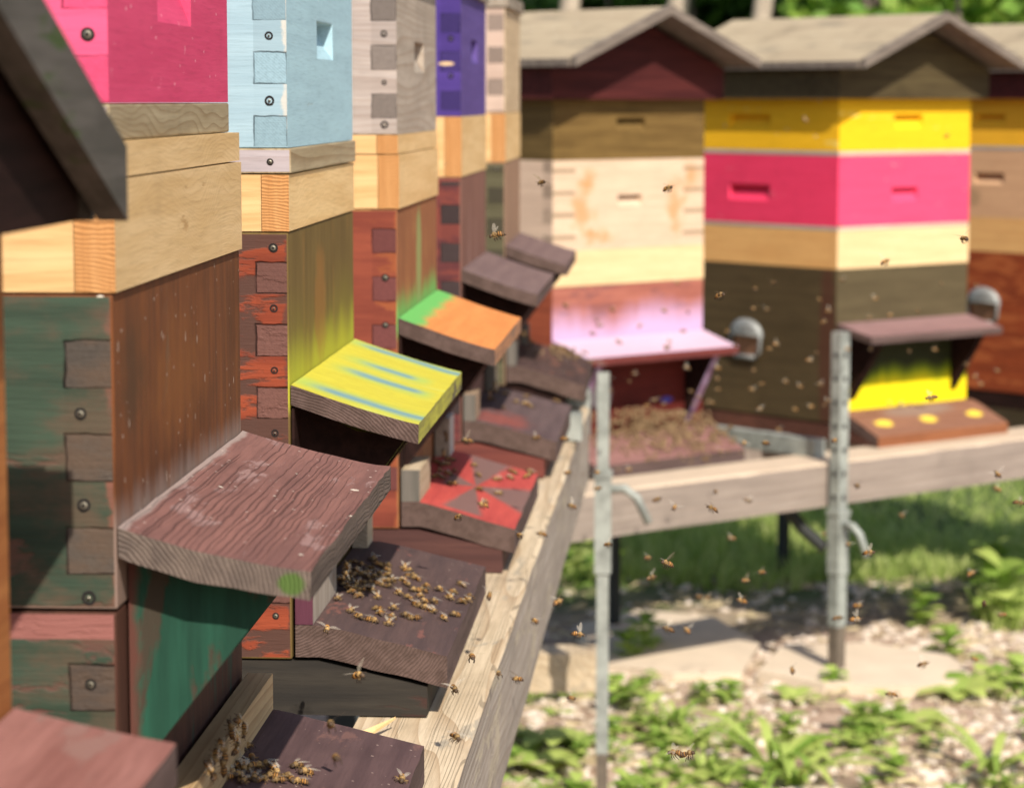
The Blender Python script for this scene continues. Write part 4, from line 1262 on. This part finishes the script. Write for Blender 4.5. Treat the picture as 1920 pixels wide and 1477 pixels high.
def bee_mesh(fold, bend, seed, legs=True):
    bm = bmesh.new()
    r = random.Random(seed)
    prev, N = None, 12
    for x, w_, h_, zc in RINGS:
        zc -= bend * max(0, -x - .001) ** 2 * 40
        ring = [bm.verts.new((x, w_ * math.cos(k * 2 * math.pi / N), zc + h_ * math.sin(k * 2 * math.pi / N))) for k in range(N)]
        if prev:
            for k in range(N):
                bm.faces.new((prev[k], prev[(k + 1) % N], ring[(k + 1) % N], ring[k]))
        else:
            bm.faces.new(ring[::-1])
        prev = ring
    bm.faces.new(prev)
    for s_ in (-1, 1) if legs else ():
        for x0, dx, ln in ((.0022, .002, .8), (.0012, .0003, 1.), (.0003, -.0025, 1.25)):
            j = r.uniform(-.0005, .0005)
            if fold:
                add_tube(bm, [(x0, s_ * .0012, -.0009), (x0 + dx * .5 + j, s_ * .0034 * ln, -.0004), (x0 + dx, s_ * .0042 * ln, -.0029)], [.0003, .00028, .00016], 5)
            else:
                add_tube(bm, [(x0, s_ * .0010, -.0010), (x0 + dx * .4 - .001, s_ * .0020, -.0026), (x0 + dx * .6 - .0022, s_ * .0016, -.0046)], [.0003, .0003, .00016], 5)
        add_tube(bm, [(.0048, s_ * .0005, .0002), (.0060, s_ * .0011, .0008), (.0073, s_ * .0018, .0002)], [.00018, .00015, .0001], 4)
    bmesh.ops.recalc_face_normals(bm, faces=bm.faces)
    me = bpy.data.meshes.new("honey_bee"); bm.to_mesh(me); bm.free()
    me.materials.append(bee_m)
    me.polygons.foreach_set('use_smooth', [True] * len(me.polygons))
    return me
def wing_mesh(fold, s_, pose):
    V, Fc = [], []
    def wing(L, wd, az, up, x0):
        n = 7; i = len(V)
        d = Vector((math.cos(az) * math.cos(up), s_ * math.sin(az) * math.cos(up), math.sin(up)))
        e = Vector((-math.sin(az), s_ * math.cos(az), .1)).normalized()
        o_ = Vector((x0, s_ * .0012, .0018))
        for k in range(n + 1):
            f = k / n
            ww = wd * (math.sin(math.pi * min(1, f * .8 + .12)) ** .8)
            for q in (-.35, .65):
                p = o_ + d * (L * f) + e * (ww * q) + Vector((0, 0, .0004 * math.sin(f * 3)))
                V.append(tuple(p))
        for k in range(n):
            a = i + 2 * k
            Fc.append((a, a + 1, a + 3, a + 2))
    if fold:
        wing(.0088, .0026, R(162 + pose * 6), R(4), .0012); wing(.0062, .0020, R(156), R(1), .0004)
    else:
        wing(.0092, .0030, R(82 + pose * 14), R(14 + pose * 16), .0014); wing(.0066, .0022, R(108 + pose * 10), R(10 + pose * 14), .0004)
    me = bpy.data.meshes.new("wing"); me.from_pydata(V, [], Fc); me.materials.append(wing_m)
    me.polygons.foreach_set('use_smooth', [True] * len(me.polygons))
    return me
BEES = {f: [(bee_mesh(f, b, 3 + i), wing_mesh(f, 1, p), wing_mesh(f, -1, p)) for i, (b, p) in enumerate(((.2, 0), (.6, 1), (1.0, -.6)))] for f in (True, False)}
def bee(loc, mat, fold, label, group, sc_=1.):
    b, w1, w2 = BEES[fold][rnd.randrange(3)]
    o = bpy.data.objects.new("honey_bee", b); col.objects.link(o)
    o.matrix_world = Matrix.Translation(loc) @ mat.to_4x4() @ Matrix.Scale(sc_, 4)
    for wm in (w1, w2):
        c = bpy.data.objects.new("wing", wm); col.objects.link(c); c.parent = o
    tag(o, label, "bee", group)
def frame(nrm, az):
    """axes with z along nrm, x turned by az in the plane"""
    z = Vector(nrm).normalized()
    x = z.orthogonal().normalized() if abs(z.z) < .5 else (Vector((1, 0, 0)) - z * z.x).normalized()
    y = z.cross(x)
    x2 = x * math.cos(az) + y * math.sin(az)
    return Matrix((x2, z.cross(x2), z)).transposed()
def on_board(hv, u, v, bt, tt, reach=.136):
    """point of a flight board (hive hv = (x, y, angle, base)) seen at a pixel, and the board's normal"""
    M = Matrix.Translation((hv[0], hv[1], hv[3])) @ Matrix.Rotation(-R(hv[2]), 4, 'Z')
    Mi = M.inverted()
    a, b = Mi @ Vector((0, 0, HC)), Mi @ at(u, v, 3.)
    d = b - a
    sl = (bt - tt) / (reach - .028)
    n = Vector((sl, 0, 1))
    tt_ = n.dot(Vector((.028, 0, bt)) - a) / n.dot(d)
    p = a + d * tt_
    nl = n
    if p.x < .028:
        n = Vector((0, 0, 1)); tt_ = (bt - a.z) / d.z; p = a + d * tt_; nl = n
    if p.x < .012:                      # on the wall or the block: cling upright
        tt_ = (.026 - a.x) / d.x; p = a + d * tt_; nl = Vector((1, 0, .1))
    p.y = min(max(p.y, .01), WID - .01); p.x = min(p.x, reach - .003)
    if nl.z < .5: p.z = min(max(p.z, bt + .004), bt + .05)
    return M @ p, (M.to_3x3() @ nl).normalized()
def crawl(hv, pts, bt, tt, label, group, reach=.136):
    for u, v in pts:
        p, n = on_board(hv, u, v, bt, tt, reach)
        bee(p + n * .0029, frame((n + Vector((rnd.uniform(-.3, .3), rnd.uniform(-.3, .3), 0))).normalized(), rnd.uniform(0, 6.28)), True, label, group, rnd.uniform(.95, 1.22))
H1, H2, H3 = (-.228, 1.519, 3.4, BL), (-.192, 2.29, 3.7, BL), (-.129, 3.004, 4, BL)
H4, H5, H6, H7 = (-.072, 3.772, 3.9, BL), (-.012, 4.536, 3.4, BL), (.086, 5.654, 49.2, BR), (.75, 6.15, 51., BR)
crawl(H1, [(405, 1400), (425, 1365), (440, 1352), (432, 1380), (452, 1392), (462, 1405), (445, 1410), (470, 1425), (395, 1420), (385, 1440), (410, 1435), (425, 1430), (440, 1440), (455, 1445),
           (480, 1440), (500, 1438), (515, 1450), (400, 1460), (425, 1462), (455, 1468), (490, 1465), (520, 1468), (555, 1440), (572, 1452), (560, 1470), (752, 1465), (450, 1370), (418, 1447), (433, 1452), (446, 1458), (412, 1410), (436, 1402), (462, 1440), (475, 1462), (507, 1460), (392, 1455), (540, 1462)], .08, .054,
      "honey bee crowding at the entrance of the plum brown board below the pink super hive", "bees at the pink super hive entrance")
Z = lambda L, ox, oy, k: [(ox + a / k, oy + b / k) for a, b in L]
crawl(H2, Z([(560, 290), (620, 350), (530, 390), (700, 355), (710, 410), (480, 440), (620, 450), (710, 465), (890, 380), (930, 410), (960, 465), (1010, 495), (870, 510), (920, 560), (1120, 580), (1255, 610),
             (1490, 560), (1400, 640), (1580, 690), (1370, 700), (1500, 740), (1610, 730), (720, 580), (830, 650), (930, 700), (1050, 680), (1090, 740), (1200, 740), (1030, 780), (1120, 810), (1190, 840), (400, 680),
             (330, 640), (540, 620), (540, 540), (450, 540), (380, 560), (320, 840), (410, 905), (550, 940), (600, 820), (630, 860), (770, 810), (750, 900), (720, 970), (900, 890), (980, 920), (1310, 920), (1420, 880),
             (190, 710), (250, 330), (230, 420), (280, 470), (340, 330), (260, 560), (300, 600), (440, 350), (420, 440), (270, 380), (300, 440), (240, 500), (330, 500), (360, 460), (390, 400), (290, 520), (350, 600), (420, 620), (480, 590), (500, 480), (570, 480), (640, 560), (700, 520), (760, 520), (600, 690), (1000, 620), (1080, 620)], 600, 1000, 5.647), .08, .054,
      "honey bee crawling on the dark brown flight board of the light blue hive", "bees on the blue hive flight board")
crawl(H3, Z([(330, 600), (300, 680), (340, 700), (400, 660), (290, 780), (340, 790), (420, 740), (400, 830), (370, 690), (380, 760), (320, 740), (560, 700), (590, 770), (720, 800), (595, 870), (735, 900), (640, 960), (840, 750), (820, 790), (350, 490), (960, 735)], 740, 690, 3.787), .08, .050,
      "honey bee walking on the red painted flight board under the orange flap", "bees on the red flight board", .132)
crawl(H4, Z([(660, 180), (720, 170), (780, 190), (680, 230), (930, 210), (920, 260), (860, 250), (960, 280), (770, 295), (700, 120), (1150, 245)], 740, 690, 3.787), .08, .052,
      "honey bee on the dark flight board of the purple super hive", "bees on the purple hive flight board")
crawl(H5, [(1006, 666), (996, 644), (989, 634), (979, 619)], .083, .05,
      "honey bee bunched on the flight board of the last near hive", "bees on the last near flight board")
def crowd(hv, pts, bt, tt):
    """a crowd too dense to count: one mesh of many bees"""
    V, Fc, src = [], [], bee_mesh(True, .4, 9, False)
    vs = [v.co.copy() for v in src.vertices]; fs = [tuple(p.vertices) for p in src.polygons]
    for u, v in pts:
        p, n = on_board(hv, u, v, bt, tt)
        M = Matrix.Translation(p + n * (.0029 + rnd.choice((0, 0, .004, .008)))) @ frame(n, rnd.uniform(0, 6.28)).to_4x4()
        i = len(V)
        M = M @ Matrix.Scale(1.15, 4)
        V.extend([tuple(M @ q) for q in vs]); Fc.extend([tuple(a + i for a in f) for f in fs])
    bee_c = bpy.data.materials.get("bee_crowd") or plain("bee_crowd", (.26, .165, .08), .6, 0, .95, 120)
    return V, Fc, bee_c
va, fa, bee_c = crowd(H6, [(rnd.gauss(1245, 62), rnd.gauss(812, 26)) for k in range(430)] + [(rnd.uniform(1150, 1312), rnd.uniform(772, 800)) for k in range(90)], .07, .024)
vb, fb_, bee_c = crowd(H5, [(750 + rnd.gauss(1270, 80) / 4.103, 400 + rnd.gauss(1075, 35) / 4.103) for k in range(34)], .083, .05)
tag(bulk("bee_crowd", va + vb, fa + [tuple(q + len(va) for q in f) for f in fb_], bee_c, smooth=True), kind="stuff")
crawl(H7, [(rnd.gauss(1705, 32), rnd.gauss(762, 4)) for k in range(7)], .07, .024, "honey bee at the yellow sprayed entrance of the far hive", "bees at the yellow entrance")

FLY_A = [(930, 440, 2.2), (875, 825, 2.5), (860, 968, 2.4), (975, 1003, 2.5), (918, 1115, 2.5), (885, 1230, 2.1), (852, 1290, 2.0), (935, 1262, 2.4), (970, 1272, 2.35), (672, 1265, 1.75), (620, 1357, 1.6), (855, 1380, 1.8), (630, 1420, 1.55),
         (1003, 1163, 2.6), (1047, 1127, 2.6), (1085, 1188, 2.2), (1072, 1308, 2.5), (613, 1178, 2.2), (905, 945, 2.7), (1015, 1000, 2.9), (1005, 820, 3.2), (1060, 822, 3.2), (990, 890, 3.1)]
FLY_B = [(1140, 1020, 2.7), (1222, 1082, 2.8), (1252, 1178, 2.7), (1250, 1055, 2.1), (1215, 1045, 3), (1120, 885, 3.6), (1120, 915, 3.4), (1072, 948, 3), (1065, 885, 3.2), (1232, 935, 3.3), (1265, 950, 2.9), (1335, 952, 2.5), (1403, 938, 3.6),
         (1630, 1035, 2.5), (1590, 1020, 3.6), (1845, 1130, 2.7), (1605, 1160, 2.6), (1670, 1300, 2.7), (1485, 1255, 2.8), (1390, 1125, 2.8), (1310, 1118, 4), (1328, 1120, 4), (1265, 1410, 2.0), (1290, 1412, 2.1),
         (1435, 830, 3.0), (1395, 830, 3.6), (1565, 825, 3.0), (1607, 910, 3.3), (1870, 888, 2.8), (1912, 942, 2.7), (1545, 1000, 4), (1690, 965, 4)]
FLY_C = [(1015, 342, 2.5), (1253, 352, 2.5), (1350, 553, 2.3), (1450, 530, 3.9), (1437, 580, 5), (1660, 490, 2.9), (1807, 447, 2.3), (1632, 655, 5), (1640, 560, 4.9), (1670, 590, 4.9), (1455, 645, 4.4), (1518, 675, 4.5), (1545, 603, 4.2),
         (1410, 730, 4.8), (1472, 715, 4.9), (1425, 767, 4.5), (1490, 767, 4.9), (1520, 762, 4.6), (1545, 760, 4.4), (1345, 710, 5), (1335, 755, 4.5), (1345, 730, 5), (1752, 655, 5), (1812, 683, 5), (1828, 706, 5), (1870, 695, 5), (1840, 720, 5),
         (1745, 745, 2.7), (1510, 225, 5), (1775, 255, 5), (1580, 525, 4.9), (1765, 532, 5), (1830, 535, 4.9), (1180, 715, 4.6), (1215, 760, 4.8), (1245, 757, 4.9), (1295, 733, 4.7), (1310, 745, 4.8), (1280, 775, 4.9), (1370, 800, 4.8), (1140, 712, 4.8), (1142, 733, 4.8), (1227, 750, 4.9), (1190, 700, 5.2),
         (1148, 580, 4.9), (1110, 625, 4.8), (1120, 600, 5.2), (1125, 610, 5), (1245, 582, 4.8), (1290, 585, 5), (1280, 620, 4.6), (1200, 610, 4.9), (1060, 572, 4.6), (1160, 640, 5), (1255, 640, 5), (1345, 690, 4.8), (1270, 530, 4.9), (1220, 830, 4.9), (1180, 880, 4.8), (1320, 860, 4.9), (1350, 845, 4.7)]
FLY_C += [(rnd.gauss(1480, 150), rnd.gauss(660, 90), rnd.uniform(4.3, 5.0)) for k in range(22)]
FLY_B += [(rnd.uniform(1150, 1880), rnd.uniform(880, 1250), rnd.uniform(2.9, 3.9)) for k in range(12)]
for L, lab, grp in ((FLY_A, "honey bee in flight in front of the near boards and pale beam", "bees flying by the near beam"),
                    (FLY_B, "honey bee in flight low over the far beam, grass and gravel", "bees flying over the grass"),
                    (FLY_C, "honey bee in flight in front of the far row of hives", "bees flying before the far hives")):
    for u, v, y in L:
        tilt = Matrix.Rotation(rnd.uniform(0, 6.28), 3, 'Z') @ Matrix.Rotation(rnd.uniform(-.5, .25), 3, 'Y') @ Matrix.Rotation(rnd.uniform(-.5, .5), 3, 'X')
        bee(at(u, v, y), tilt, False, lab, grp, rnd.uniform(.95, 1.15))
